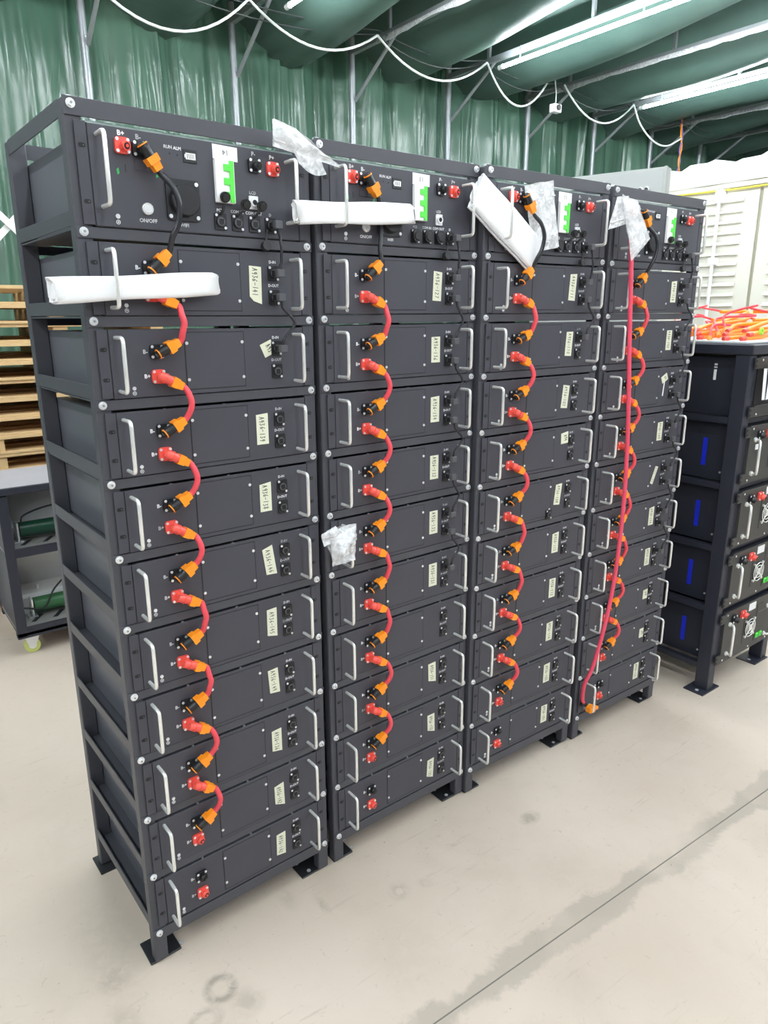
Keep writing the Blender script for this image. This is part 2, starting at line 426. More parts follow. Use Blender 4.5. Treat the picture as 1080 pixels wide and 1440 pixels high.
# trusses with their poles
ORD = ['first', 'second', 'third', 'fourth', 'fifth', 'sixth', 'seventh', 'eighth', 'ninth', 'tenth']
for i, x in enumerate(TX[5:14]):
    t = thing('roof_truss', ('galvanised steel roof truss on the %s wall pole from the left, under the green tarpaulin' % ORD[i]) if i else 'galvanised steel pole and roof truss standing left of every other one', 'truss', (x, 4.33, 0), 'roof trusses and their wall poles')
    part('pole', MB().cyl((0, 0, 0), (0, 0, 3.95), .028, 12).box(-.09, .09, -.07, .07, 0, .008), M_GALV, t)
    part('bottom_chord', MB().box(-.022, .022, -10.8, .03, 3.80, 3.845), M_GALV, t)
    n = 10; tz = lambda y: 4.02 + .055 * (Y1 - 4.33 - y)
    part('top_chord', MB().tube([(0, .05, tz(.05)), (0, -10.8, tz(-10.8))], .018, 8), M_GALV, t)
    for q in range(9):
        yy = -.55 - 1.15 * q
        part('web_post', MB().box(-.014, .014, yy - .014, yy + .014, 3.82, tz(yy)), M_GALV, t)
    part('brace', MB().tube([(.02, -.02, 3.44), (.02, -.62, 3.82)], .016, 8), M_GALV, t)
    if i in (3, 5, 7):
        fr = MB(); nn = 120; rq = random.Random(i)
        for k in range(nn + 1):
            y = -.4 - 8.5 * k / nn; dd = .028 + .022 * noise.noise(Vector((y * 2.3, i, 0))) + .012 * noise.noise(Vector((y * 9, i, 4)))
            fr.v += [(-.024, y, 3.815), (-.030 + .02 * noise.noise(Vector((y * 3, 7, i))), y, 3.80 - dd)]
        for k in range(nn): fr.f.append([2 * k, 2 * k + 1, 2 * k + 3, 2 * k + 2]); fr.m.append(0); fr.sm.append(True)
        part('film_ribbon', fr, M_FILM2, t, label='loose clear film along the bottom chord')
    if i == 0: t['label'] = 'galvanised steel pole and roof truss above the wooden pallets at far left'

# LED tubes
for i, x in enumerate(LED_X):
    lab = ['LED tube run under the roof, farthest left of all', 'LED tube run under the roof, second from the far left', 'LED tube run under the roof above the leftmost rack', 'LED tube run under the roof above the second rack, behind the frame top',
           'bright LED tube hanging under the roof at top centre', 'bright LED tube at top right above the white container'][i]
    t = thing('led_tube', lab, 'lamp', (x, 3.5, 3.70), 'LED tubes under the roof trusses')
    part('tube', MB().tube([(0, 0, 0), (0, -10, 0)], .016, 10), M_LED, t, label='glowing white tube')
    part('end_cap', MB().cyl((0, .05, 0), (0, 0, 0), .019, 10), M_WPLAST, t)
    hb = MB()
    for q in range(9): hb.box(-.004, .004, -.2 - 1.2 * q - .004, -.2 - 1.2 * q + .004, .012, .112)
    part('hanger', hb, M_GALV, t, kind='stuff')

# ------------------------------------------------------------------ battery racks
PITCH, TOPH, BASE, WB = .165, .2188, .10, .501
RX = (0.0, .5443, 1.0759, 1.6282); RY = (0.0, .0084, -.005, -.0183); RZ = (0.0, -.0008, -.0003, .0012)
LEAN = (.0024, .0011, -.0048, .0020); YAW = (.0271, .0107, -.0215, -.0144); TILT = (.0046, -.0018, -.0025, .0004)
RM = []
for r in range(4):
    R = Euler((-LEAN[r], TILT[r], YAW[r])).to_matrix().to_4x4()
    RM.append(Matrix.Translation((RX[r], RY[r], .0)) @ Matrix.Translation((0, 0, 1.0)) @ R @ Matrix.Translation((0, 0, -1.0)))
def zl(k): return BASE + (11 - max(k, 1)) * PITCH + (TOPH if k == 0 else 0)
OL, OR, DEP = -.0145, WB + .0145, .462
RNAME = ['leftmost rack', 'second rack from left', 'third rack from left', 'rightmost tall rack']

def build_rack():
    t = thing('battery_rack', '', 'rack', group='tall battery racks in a row')
    for (xa, xb) in ((OL, .0185), (WB - .0185, OR)):
        for (ya, yb) in ((.003, .033), (DEP - .030, DEP)):
            xa, xb = (xa, xb) if ya < .1 else (OL, .024) if xa < .1 else (WB - .024, OR)
            part('post', MB().box(xa, xb, ya, yb, .006, 1.9785, c=.0025), M_RACK, t)
    for (xa, xb) in ((-.0145, .055), (WB - .073, WB + .0125)):
        for (ya, yb) in ((.008, .088), (DEP - .065, DEP + .02)):
            fp = MB().box(xa, xb, ya, yb, 0, .006, c=.0015)
            fp.cyl((xa + .075 if xa < .1 else xa + .016, (ya + yb) / 2 + .02, .006), (xa + .075 if xa < .1 else xa + .016, (ya + yb) / 2 + .02, .0075), .006, 10, 1)
            fp.cyl((xa + .075 if xa < .1 else xa + .03, ya + .014, .006), (xa + .075 if xa < .1 else xa + .03, ya + .014, .0075), .006, 10, 1)
            part('foot_plate', fp, [M_FOOT, M_ZINC], t)
    bolt = MB().cyl((0, 0, 0), (0, -.0018, 0), .0085, 12, 0).cyl((0, -.0018, 0), (0, -.0062, 0), .0062, 6, 0, sm=False).cyl((0, -.0062, 0), (0, -.0072, 0), .0025, 8, 1)
    bm = bolt.mesh('bolt', [M_ZINC, M_GALV])
    for k in range(12):
        z = zl(k) - (.0058 if k == 11 else 0)
        hi, lo = (.0125, -.0195) if k == 0 else (.0095, -.0115)
        if k == 11: lo = -.022
        fr = MB().box(OL + .001, OR - .001, 0, .0028, z + lo, z + hi, c=.0008).box(OL + .034, OR - .034, .0028, .030, z + hi - .003, z + hi)
        part('front_rail', fr, M_RACK, t)
        part('back_rail', MB().box(OL + .004, OR - .004, DEP - .0005, DEP + .0025, z + lo, z + hi), M_RACK, t)
        for (xa, xb, fa, fb_) in ((OL + .0005, OL + .0035, OL + .0035, .045), (OR - .0035, OR - .0005, WB - .045, OR - .0035)):
            zb, zt = (z - .020, z + .0115) if k == 0 else (z + .011, z + .040)
            s = MB().box(xa, xb, .030, DEP - .028, zb, zt, c=.0008)
            if k: s.box(fa, fb_, .034, DEP - .031, z + .0055, z + .0092)
            part('side_rail', s, M_RACK, t)
        for x in (0.0, WB):
            link('bolt', bm, t, (x, 0, z))
    top = MB()
    for x in (0.002, WB - .002):
        for y in (.018, DEP - .016): top.cyl((x, y, 1.9785), (x, y, 1.985), .0075, 6, 0, sm=False)
    part('top_screw', top, M_ZINC, t, kind='stuff')
    return t
rk = build_rack()
racks = [rk] + [copy_tree(rk) for _ in range(3)]
for c in rk.children:
    if c.name.startswith('foot_plate') and c.data.vertices[0].co.x < .1:     # the end plates reach a little out to the left
        c.data = c.data.copy()
        for vv in c.data.vertices:
            if vv.co.x < -.010: vv.co.x -= .012
for r, o in enumerate(racks):
    o.matrix_world = RM[r]
    o['label'] = ['dark grey steel battery rack at far left, nearest the camera', 'dark grey steel battery rack second from left, between two like it',
                  'dark grey steel battery rack third from left', 'dark grey steel battery rack at the right end of the tall row'][r]

# ------------------------------------------------------------------ parts shared by modules (y = 0 is the panel face, -y to the viewer)
def handle_mesh(z0, z1):
    P = [(0, 0, z1), (0, -.034, z1), (0, -.0395, z1 - .0015), (0, -.042, z1 - .004), (0, -.0435, z1 - .010), (0, -.0435, z0 + .010), (0, -.042, z0 + .004), (0, -.0395, z0 + .0015), (0, -.034, z0), (0, 0, z0)]
    return MB().tube(P, .0042, 10)
def screw(mb, x, z, y, r=.0038, m=1):
    mb.cyl((x, y, z), (x, y - .0016, z), r, 8, m)
def power_socket(open_end=True):
    """square flange of a battery power connector; material 0 body, 1 screws, 2 dark bore"""
    b = MB().rrect(0, 0, .029, .029, .006, -.006, 0, 0)
    b.cyl((.003, -.006, -.001), (.003, -.010, -.001), .0100, 14, 0)
    for sx in (-1, 1):
        for sz in (-1, 1): screw(b, sx * .0103, sz * .0103, -.006, .0032)
    if open_end:
        b.tube([(.003, -.010, -.001), (.0045, -.016, -.002)], [.0095, .0085], 14, 0)
        b.cyl((.0045, -.0161, -.002), (.0046, -.0166, -.0021), .0062, 12, 2)
        b.tube([(.0046, -.0165, -.002), (.0048, -.0178, -.0022)], .0030, 8, 0)
    return b
def jack():
    b = MB().rrect(0, 0, .0275, .033, .003, -.003, 0, 0)
    b.tube([(0, -.003, 0), (0, -.006, 0)], [.0115, .0108], 16, 0)
    b.cyl((0, -.0060, 0), (0, -.0064, 0), .0088, 14, 2)
    b.prism([(-.0055, -.004), (-.0022, -.0068), (.0022, -.0068), (.0055, -.004), (.0055, .005), (-.0055, .005)], -.0069, -.0062, 3)
    screw(b, -.0098, .0125, -.003, .003); screw(b, .0098, -.0125, -.003, .003)
    return b
JM = [M_BLK, M_ZINC, M_GREYPL, M_DARK]
ME = {'sock_black': power_socket(False).mesh('power_socket', [M_BLK, M_ZINC, M_DARK]), 'sock_red': power_socket(False).mesh('power_socket', [M_RED, M_ZINC, M_DARK]),
      'sock_black_open': power_socket().mesh('power_socket', [M_BLK, M_ZINC, M_DARK]), 'sock_red_open': power_socket().mesh('power_socket', [M_RED, M_ZINC, M_DARK]),
      'jack': jack().mesh('data_port', JM)}
def ear(xa, xb, z0, z1, slots):
    b = MB().box(xa, xb, -.0028, .0, z0, z1, 0, c=.0006)
    xm = (xa + xb) / 2
    for z in slots:
        b.rrect(xm, z, .0135, .0082, .004, -.0031, -.0026, 1); b.cyl((xm + .0030, -.0031, z), (xm + .0030, -.0034, z), .0014, 8, 2)
    return b
def write(parent, items, y, sub='lettering'):
    for s, x, z, h in items:
        b = MB(); text(b, s, 0, 0, h, 0, 0, 0, h * .035)
        link(sub, b.mesh(sub, M_WHITE), parent, (x, y, z), None, 'white printed ' + s)
def ground_mark(mb, x, z, y, m):
    mb.tube([(x + .0038 * math.cos(a * math.pi / 6), y, z + .0038 * math.sin(a * math.pi / 6)) for a in range(13)], .0006, 4, m, False)
    mb.box(x - .0004, x + .0004, y - .0004, y, z, z + .0028, m); mb.box(x - .0022, x + .0022, y - .0004, y, z - .0004, z + .0004, m); mb.box(x - .0012, x + .0012, y - .0004, y, z - .0016, z - .001, m)

ZB = -.155   # bottom of a module below its upper bolt line
def build_module():
    t = thing('battery_module', '', 'battery', group='battery modules in the racks')
    q = lambda z: z - ZB
    part('case', MB().box(.0245, WB - .0245, .0005, .455, q(ZB) + .0005, q(-.022), c=.0015), M_CASE, t)
    part('front_panel', MB().box(.0245, WB - .0215, -.0028, .0, q(-.1535), q(-.0165), c=.0008), M_PANEL, t)
    for (xa, xb) in ((.0015, .0226), (WB - .0196, WB)):
        part('mounting_ear', ear(xa, xb, q(-.1525), q(-.0165), (q(-.055), q(-.115))), [M_PANEL, M_DARK, M_GREYPL], t)
    for xa, xb in ((.0222, .0249), (WB - .0219, WB - .0192)): part('panel_gasket', MB().box(xa, xb, -.0012, .0001, q(-.1535), q(-.0165)), M_DARK, t)  # black strip paints the shade in the gap between ear and panel
    cp = MB().box(.1835, .3225, -.0036, -.0026, q(-.1435), q(-.0245), c=.0004)
    part('cover_panel', cp, M_PANEL, t)
    gr = MB()
    for (a, b, c, d) in ((.1815, .1835, -.1452, -.0228), (.3225, .3242, -.1452, -.0228), (.1815, .3242, -.1452, -.1435), (.1815, .3242, -.0245, -.0228)):
        gr.box(a, b, -.0030, -.0026, q(c), q(d))
    part('cover_gap', gr, M_DARK, t)
    sb = MB()
    for x in (.1872, .3185):
        for z in (-.046, -.123): screw(sb, x, q(z), -.0036, .0036, 0)
    screw(sb, .0665, q(-.1345), -.0028, .0042, 0)
    part('screw', sb, M_ZINC, t, kind='stuff')
    for x, nm in ((.0375, 0), (.4545, 1)):
        part('handle', handle_mesh(q(-.139), q(-.032)), M_CHROME, t, loc=(x, -.0028, 0), label='chrome bar handle')
    lb = MB(); y = -.0032
    write(t, (('B-', .0965, q(-.061), .0115), ('B+', .0965, q(-.111), .0115), ('D-IN', .4055, q(-.038), .0085), ('D-OUT', .4065, q(-.0885), .0085)), y)
    ground_mark(lb, .0665, q(-.1445), y, 0)
    part('ground_symbol', lb, M_WHITE, t)
    nub = MB()
    for x in (.13, .27, .40): nub.cyl((x, .006, q(-.0242)), (x, .006, q(-.0165)), .003, 6)
    part('lid_screw', nub, M_ZINC, t, kind='stuff')
    for z in (-.0625, -.1145): link('data_port', ME['jack'], t, (.4065, -.0028, q(z)))
    return t
proto = build_module()

TAGS = [['A936-141', 'A93', 'A936-139', 'A936-138', 'A936-146', 'A936-145', 'A936-149', 'A936-136', 'A936-142', 'A936-162'],
        ['A936-127', 'A936-136', 'A936-134', 'A936-132', 'A936-133', 'A936-131', None, 'A936-151', 'A936-152', 'A936-123'],
        ['A936-111', 'A936-110', 'A936-107', 'A94', 'A936-108', 'A936-113', 'A936-112', 'A936-114', 'A936-103', 'A936-101'],
        ['A936-114', 'A936-102', 'A91', 'A936-160', 'A936-150', 'A936-154', 'A936-143', 'A92', 'A93', 'A936-121']]
# (centre x, centre z, width, height, tilt, ragged bottom)
TD = (.3600, -.0835, .031, .070, 0, 0)
TPOS = {(0, 1): (.360, -.085, .030, .072, -.02, .010), (0, 2): (.384, -.062, .031, .033, .42, 0), (0, 5): (.362, -.082, .029, .072, .14, -.006), (0, 6): (.361, -.083, .028, .072, -.01, -.006),
        (0, 7): (.358, -.081, .029, .070, .06, -.005), (0, 8): (.3585, -.094, .029, .062, .0, -.006), (0, 9): (.3585, -.097, .029, .062, .02, -.012), (0, 10): (.356, -.092, .028, .066, -.02, -.004),
        (1, 7): None, (1, 8): (.362, -.078, .030, .062, .03, -.01), (1, 9): (.3605, -.091, .029, .060, .03, -.012), (1, 10): (.3595, -.093, .027, .064, -.05, -.01), (1, 1): (.363, -.083, .030, .076, -.05, 0),
        (2, 1): (.363, -.078, .030, .078, -.06, 0), (2, 2): (.363, -.083, .030, .074, -.05, 0), (2, 3): (.362, -.083, .030, .074, -.10, 0), (2, 4): (.373, -.054, .034, .036, .06, 0), (2, 5): (.357, -.078, .029, .070, -.11, 0),
        (3, 3): (.358, -.054, .036, .026, .45, 0), (3, 5): (.352, -.085, .016, .070, -.40, 0), (3, 8): (.372, -.078, .028, .040, 0, 0), (3, 9): (.372, -.082, .026, .040, -.02, 0)}
EXTRA_PORT = {(2, 5): (.3155, -.140)}
rt = random.Random(11)
mods = {}
for r in range(4):
    for k in range(1, 11):
        o = proto if (r, k) == (0, 1) else copy_tree(proto)
        mods[r, k] = o
        o.matrix_world = RM[r] @ Matrix.Translation((0, 0, zl(k) + ZB))
for r in range(4):
    for k in range(1, 11):
        o = mods[r, k]
        pos = 'first' if k == 1 else ORD[k - 1]
        o['label'] = ('black battery module at the very bottom of the %s' % RNAME[r]) if k == 10 else 'black battery module, %s below the control unit, %s' % (pos, RNAME[r])
        plug_m, plug_p = k <= 9, k <= 8
        s = link('power_socket', ME['sock_black' if plug_m else 'sock_black_open'], o, (.1195, -.0028, -.0615 - ZB))
        s2 = link('power_socket', ME['sock_red' if plug_p else 'sock_red_open'], o, (.1195, -.0028, -.1125 - ZB), label='red square power socket')
        tp = TPOS.get((r, k), TD); tx = TAGS[r][k - 1]
        if tp and tx:
            cx, cz, wd, hg, rot, rag = tp
            cz -= ZB; c, d = math.cos(rot), math.sin(rot)
            poly = [(-wd / 2, -hg / 2 - rag * .5), (wd / 2, -hg / 2 + rag * .5), (wd / 2, hg / 2 + rt.uniform(-.002, .003)), (-wd / 2, hg / 2 + rt.uniform(-.003, .001))]
            if rag > .005: poly = [(-wd / 2, -hg / 2 + .008), (-wd / 2 + .010, -hg / 2 - .002), (wd / 2, -hg / 2 - .008), (wd / 2, hg / 2), (-wd / 2, hg / 2 + .001)]
            tb = MB().prism([(cx + a * c - b * d, cz + a * d + b * c) for a, b in poly], -.0042, -.0029)
            tape = part('tape_label', tb, M_TAPE, o, label='cream tape label with handwritten ' + tx if len(tx) > 3 else 'small cream tape label with handwriting')
            hb = MB()
            if hg > .045: handwriting(hb, tx, cx - .001, cz + rag * .2, wd * .42, hg * .86, -.0044, -math.pi / 2 + rot, 0, rt)
            else: handwriting(hb, tx, cx + .004, cz, min(wd, hg) * .42, min(wd, hg) * .62, -.0044, -math.pi / 2 + rot + .15, 0, rt)
            part('handwriting', hb, M_INK, tape)
            if (r, k) == (3, 3):
                part('tape_tail', MB().prism([(.352, -.118 - ZB), (.357, -.118 - ZB), (.362, -.066 - ZB), (.357, -.066 - ZB)], -.0042, -.0029), M_PAPER, tape)
        if (r, k) in EXTRA_PORT:
            ex, ez = EXTRA_PORT[r, k]
            link('data_port', ME['jack'], o, (ex, -.0036, ez - ZB))

# ------------------------------------------------------------------ control units at the top of each rack
ZC = -.2085
PORTS = (.2835, .324, .3645, .405)
def build_control():
    t = thing('control_unit', '', 'control unit', group='control units on top of the racks')
    q = lambda z: z - ZC
    part('case', MB().box(.0245, WB - .0245, .0005, .455, q(ZC) + .0008, q(-.036), c=.0015), M_CASE, t)
    part('front_panel', MB().box(.0245, WB - .0215, -.0028, .0, q(-.2065), q(-.0285), c=.0008), M_PANEL, t)
    for (xa, xb) in ((.0015, .0226), (WB - .0196, WB)):
        part('mounting_ear', ear(xa, xb, q(-.2055), q(-.0265), (q(-.068), q(-.165))), [M_PANEL, M_DARK, M_GREYPL], t)
    for x in (.0400, .4500):
        part('handle', handle_mesh(q(-.172), q(-.046)), M_CHROME, t, loc=(x, -.0028, 0), label='chrome bar handle')
    for xa, xb in ((.0222, .0249), (WB - .0219, WB - .0192)): part('panel_gasket', MB().box(xa, xb, -.0012, .0001, q(-.2065), q(-.0285)), M_DARK, t)  # same painted shade line in the ear gaps, not a seal
    Y = -.0028
    link('power_socket', ME['sock_red_open'], t, (.0865, Y, q(-.060)), label='red square power socket')
    link('power_socket', ME['sock_black'], t, (.1200, Y, q(-.062)))
    link('power_socket', ME['sock_black_open'], t, (.3700, Y, q(-.062)))
    link('power_socket', ME['sock_red_open'], t, (.4150, Y, q(-.064)), label='red square power socket')
    bg_ = MB().box(.2095, .2390, Y - .002, Y, q(-.0740), q(-.0500), 0, c=.0006).box(.2145, .2355, Y - .0024, Y - .002, q(-.0680), q(-.0560), 1).box(.2122, .2145, Y - .0024, Y - .002, q(-.0650), q(-.0590), 1)
    for x in (.2172, .2212, .2252, .2292): bg_.box(x, x + .0012, Y - .0027, Y - .0024, q(-.0664), q(-.0576), 0)
    part('battery_gauge', bg_, [M_BLK, M_WPLAST], t, label='small black display with a white battery symbol')
    part('push_button', MB().tube([(.127, Y, q(-.169)), (.127, Y - .004, q(-.169)), (.127, Y - .005, q(-.169))], [.0115, .0115, .0102], 20, 0).cyl((.127, Y - .005, q(-.169)), (.127, Y - .0062, q(-.169)), .0078, 16, 1), [M_CHROME, M_ZINC], t, label='round metal on/off push button')
    ap = MB().rrect(.2025, q(-.1465), .072, .078, .006, Y - .004, Y, 0)
    for sx in (-1, 1):
        for sz in (-1, 1): screw(ap, .2025 + sx * .0295, q(-.1465) + sz * .032, Y - .004, .0042)
    apo = part('antenna_cover', ap, [M_BLK, M_ZINC], t)
    part('round_cap', MB().tube([(.2045, Y - .004, q(-.1465)), (.2045, Y - .012, q(-.1465)), (.2045, Y - .014, q(-.1465))], [.031, .0305, .0285], 28), M_BLK, apo)
    # breaker
    bk = MB().box(.2745, .3180, Y - .010, Y, q(-.1435), q(-.0605), 0, c=.001)
    part('circuit_breaker', bk, M_WPLAST, t, label='white circuit breaker with green front')
    gb = MB().box(.3055, .3150, Y - .0125, Y - .010, q(-.1425), q(-.0615), 0)
    for z in (-.0745, -.1010, -.1275): gb.box(.2925, .3055, Y - .0125, Y - .010, q(z - .0075), q(z + .0055), 0)
    part('breaker_toggle', gb, M_GREEN, t, label='bright green breaker strip')
    # small cover plates, slit and green marks
    part('blank_plate', MB().box(.1090, .1290, Y - .0012, Y, q(-.1000), q(-.0800), c=.0004).box(.1320, .1500, Y - .0012, Y, q(-.1005), q(-.0810), c=.0004), M_PANEL, t)
    part('slit', MB().box(.0895, .0905, Y - .0003, Y, q(-.106), q(-.092)), M_DARK, t)
    part('green_mark', MB().prism([(.0735, q(-.112)), (.0775, q(-.109)), (.0765, q(-.099)), (.0725, q(-.102))], Y - .0004, Y).prism([(.150, q(-.110)), (.1545, q(-.107)), (.1545, q(-.102)), (.1495, q(-.105))], Y - .0004, Y), M_GREENMARK, t)
    part('status_led', MB().cyl((.1815, Y, q(-.0615)), (.1815, Y - .0005, q(-.0615)), .0016, 8).cyl((.1975, Y, q(-.0625)), (.1975, Y - .0005, q(-.0625)), .0016, 8), M_DARK, t)
    sb = MB(); screw(sb, .0665, q(-.187), Y, .0046, 0); part('ground_screw', sb, M_ZINC, t)
    # ports with hinged rubber caps
    for i, x in enumerate(PORTS):
        p = link('data_port', ME['jack'], t, (x, Y, q(-.1805)))
        if i < 3:
            hx = (.006, .013, .012)[i]; hz = (.046, .036, .036)[i]
            c = MB().tube([(0, -.003, .014), (hx * .3, -.012, .021), (hx * .7, -.015, hz - .012)], .0032, 6)
            c.tube([(hx, -.018, hz), (hx + .001, -.011, hz + .003)], [.0115, .0100], 14).tube([(hx, -.018, hz), (hx - .001, -.024, hz - .002)], [.0070, .0065], 12)
            part('rubber_cap', c, M_BLKRUB, p, label='black rubber dust cap')
        else:
            c = MB().tube([(-.010, -.003, -.010), (-.017, -.012, -.020), (-.020, -.013, -.034)], .0028, 6).cyl((-.020, -.006, -.045), (-.020, -.018, -.043), .0105, 14)
            part('rubber_cap', c, M_BLKRUB, p, label='black rubber dust cap hanging down')
    part('display_port', MB().rrect(.3640, q(-.1365), .022, .027, .002, Y - .004, Y, 0).cyl((.364, Y - .004, q(-.1365)), (.364, Y - .009, q(-.1365)), .009, 14, 0).cyl((.364, Y - .009, q(-.1365)), (.364, Y - .0094, q(-.1365)), .0055, 10, 1), [M_ZINC, M_DARK], t, label='silver LCD socket')
    lb = MB(); y = Y - .0004
    write(t, [(s, x, q(z), h) for s, x, z, h in (('B+', .0865, -.0375, .0125), ('B-', .1200, -.0400, .0125), ('P-', .3700, -.0385, .0115), ('P+', .4150, -.0405, .0115), ('RUN', .1785, -.0495, .0085), ('ALM', .1975, -.0500, .0085),
                       ('ON/OFF', .127, -.1905, .0100), ('WIFI', .2025, -.1935, .0095), ('LCD', .3640, -.1165, .0085), ('PCS', .2835, -.1580, .0085), ('COM IN', .324, -.1580, .0085), ('COM OUT', .3645, -.1580, .0085), ('D', .405, -.1580, .0085))], y)
    ground_mark(lb, .0665, q(-.1975), y, 0)
    part('ground_symbol', lb, M_WHITE, t)
    gs = MB()
    for i in range(14):
        xa, xb = .026 + .032 * i, .026 + .032 * (i + 1)
        za, zb_ = q(-.0225 + .0012 * math.sin(i * 1.9)), q(-.0225 + .0012 * math.sin((i + 1) * 1.9))
        gs.add([(xa, .004, q(-.0300)), (xb, .004, q(-.0300)), (xb, .007, zb_), (xa, .007, za)], [(0, 1, 2, 3)], 0, True)
    part('film_strip', gs, mat('pale_green_film', (.36, .44, .41), .35, 0, .45, 60), t, label='pale film edge along the top of the panel')
    return t
cu = build_control()
ctrls = [cu] + [copy_tree(cu) for _ in range(3)]
for r, o in enumerate(ctrls):
    o.matrix_world = RM[r] @ Matrix.Translation((0, 0, zl(0) + ZC))
    o['label'] = ['black control unit with breaker atop the leftmost rack', 'black control unit behind a white roll, atop the second rack from left',
                  'black control unit behind the diagonal roll, atop the third rack from left', 'black control unit behind a clear bag, atop the rightmost tall rack'][r]
    sgn = MB().prism([(.2745, -.0585 - ZC), (.3310, -.0600 - ZC), (.3310, -.0325 - ZC), (.2745, -.0310 - ZC)], -.0045, -.0029, 0)
    st = part('number_sticker', sgn, M_PAPER, o, label='white number sticker, stuck upside down')
    nb = MB()
    if r < 3: text(nb, ('14', '13', '12')[r], .3020, -.0450 - ZC, .0145, -.0048, 0, math.pi)
    else: text(nb, '11', .3020, -.0450 - ZC, .0145, -.0048, 0, math.pi)
    part('number', nb, M_INK, st)
    if r in (1, 2):
        cc = MB().rrect(0, .001, .026, .030, .010, -.012, -.006, 0).tube([(0, -.012, 0), (0, -.015, 0)], [.011, .0095], 14, 0).mesh('rubber_cap', [M_BLKRUB])
        ports = sorted([c for c in o.children if c.name.startswith('data_port')], key=lambda c: c.location.x)
        for pi in ((0, 1, 2) if r == 1 else (0,)):
            for c in ports[pi].children: c.data = cc; c['label'] = 'black rubber dust cap, closed'
    # wadded film lying on the case, seen in the gap under the top rail
    fm = MB()
    rr = random.Random(40 + r)
    for x in ((.035, .235, .285) if r == 0 else (.06, .09) if r == 1 else (.07, .11, .25) if r == 2 else (.12, .2)):
        fm.tube([(x + rr.uniform(-.004, .004) + dx, .012 + rr.uniform(0, .01), .1718 + rr.uniform(0, .006)) for dx in (0, .008, .016, .024)], [.002, .006, .005, .002], 6, 0, True, .6)
    part('film_scrap', fm, M_FILM2, o, kind='stuff')

# ------------------------------------------------------------------ power cables
def elbow(mb, cx, cz, d, m_body, m_ring, m_boot, y=-.021, l1=.018, l2=.026, face=-.009):
    """plug on the socket at cx,cz whose arm heads along d (in the panel plane); returns where its cable starts"""
    d = Vector((d[0], 0, d[1])).normalized()
    o = Vector((cx + .003, y, cz - .001))
    mb.cyl((o.x, face, o.z), (o.x, y, o.z), .0092, 14, m_body)
    mb.tube([o - d * .010, o - d * .0085, o, o + d * l1], [.006, .0092, .0100, .0104], 12, m_body)
    if m_ring is not None:
        mb.tube([o - d * .0088, o - d * .0066], [.0104, .0110], 14, m_ring); mb.tube([o - d * .0125, o - d * .0085], [.0055, .0092], 12, m_body)
    else: mb.tube([o + d * .004, o + d * .006], .0117, 12, m_body)
    e = o + d * l1
    # boot: a wide collar, then a narrower tail
    n = Vector((-d.z, 0, d.x))
    def slab(a, b, wa, wb, ta, tb):
        vs = []
        for p, ww, tt in ((a, wa, ta), (b, wb, tb)):
            for su, sv in ((-1, -1), (1, -1), (1, 1), (-1, 1)): vs.append(p + n * ww * su + Vector((0, tt * sv, 0)))
        mb.add(vs, [(3, 2, 1, 0), (4, 5, 6, 7), (0, 1, 5, 4), (1, 2, 6, 5), (2, 3, 7, 6), (3, 0, 4, 7)], m_boot)
    wide = (.0128, .0118) if m_ring is not None else (.0112, .0104)
    slab(e - d * .002, e + d * .012, wide[0], wide[1], .0105, .0105)
    slab(e + d * .012, e + d * l2, .0092, .0080, .0088, .0078)
    return e + d * l2, d
def plug_part(cx, cz, d, body, ring, **kw):
    mb = MB(); e, dd = elbow(mb, cx, cz, d, 0, 2 if ring else None, 1, **kw)
    return mb, e, dd
jump = []
for v in range(3):
    b1, e1, d1 = plug_part(.1195, -.1125 - ZB, (.86, -.50 + .04 * v), M_RED, False, l1=.021, l2=.024)
    b2, e2, d2 = plug_part(.1195, -.0615 - PITCH - ZB, (.84, .54 - .05 * v), M_BLK, True)
    bulge = (.1745, .1765, .173)[v]
    P = cat_rom([e1 - d1 * .004, e1 + d1 * .006, (bulge - .003, -.027, -.152 - ZB), (bulge, -.030, -.1695 - ZB), (bulge - .004, -.028, -.187 - ZB), e2 + d2 * .006, e2 - d2 * .004], 5)
    jump.append((MB().tube(P, .0066, 10).mesh('cable', M_CABRED), b1.mesh('red_plug', [M_RED, M_ORG, M_ORG]), b2.mesh('black_plug', [M_BLK, M_ORG, M_ORG])))
for r in range(4):
    for k in range(1, 9):
        t = thing('power_cable', 'red power cable joining %s and %s modules of the %s' % (ORD[k - 1], ORD[k], RNAME[r]), 'cable', RM[r] @ Matrix.Translation((0, -.0028, zl(k) + ZB)), 'red power cables between modules')
        c, a, b = jump[(r * 3 + k * 2 + k // 3) % 3]
        link('cable', c, t); link('plug', a, t, label='plug with red elbow and orange boot'); link('plug', b, t, label='plug with black elbow and orange boot')
b1, e1, d1 = plug_part(.1200, -.062 - ZC, (.56, -.83), M_BLK, True)
zo = ZC
b2, e2, d2 = plug_part(.1195, -.0615 - TOPH - ZC, (.70, .71), M_BLK, True)
P = cat_rom([e1 - d1 * .004, e1 + d1 * .006, (.167, -.036, -.128 - ZC), (.176, -.042, -.160 - ZC), (.172, -.040, -.195 - ZC), (.160, -.034, -.222 - ZC), e2 + d2 * .006, e2 - d2 * .004], 6)
blk = (MB().tube(P, .0060, 10).mesh('cable', M_CABBLK), b1.mesh('plug', [M_BLK, M_ORG, M_ORG]), b2.mesh('plug', [M_BLK, M_ORG, M_ORG]))
P = cat_rom([e1 - d1 * .004, e1 + d1 * .006, (.160, -.0125, -.126 - ZC), (.1645, -.0105, -.152 - ZC), (.1645, -.0115, -.185 - ZC), (.157, -.018, -.218 - ZC), e2 + d2 * .006, e2 - d2 * .004], 6)
blk_flat = MB().tube(P, .0058, 10).mesh('cable', M_CABBLK)
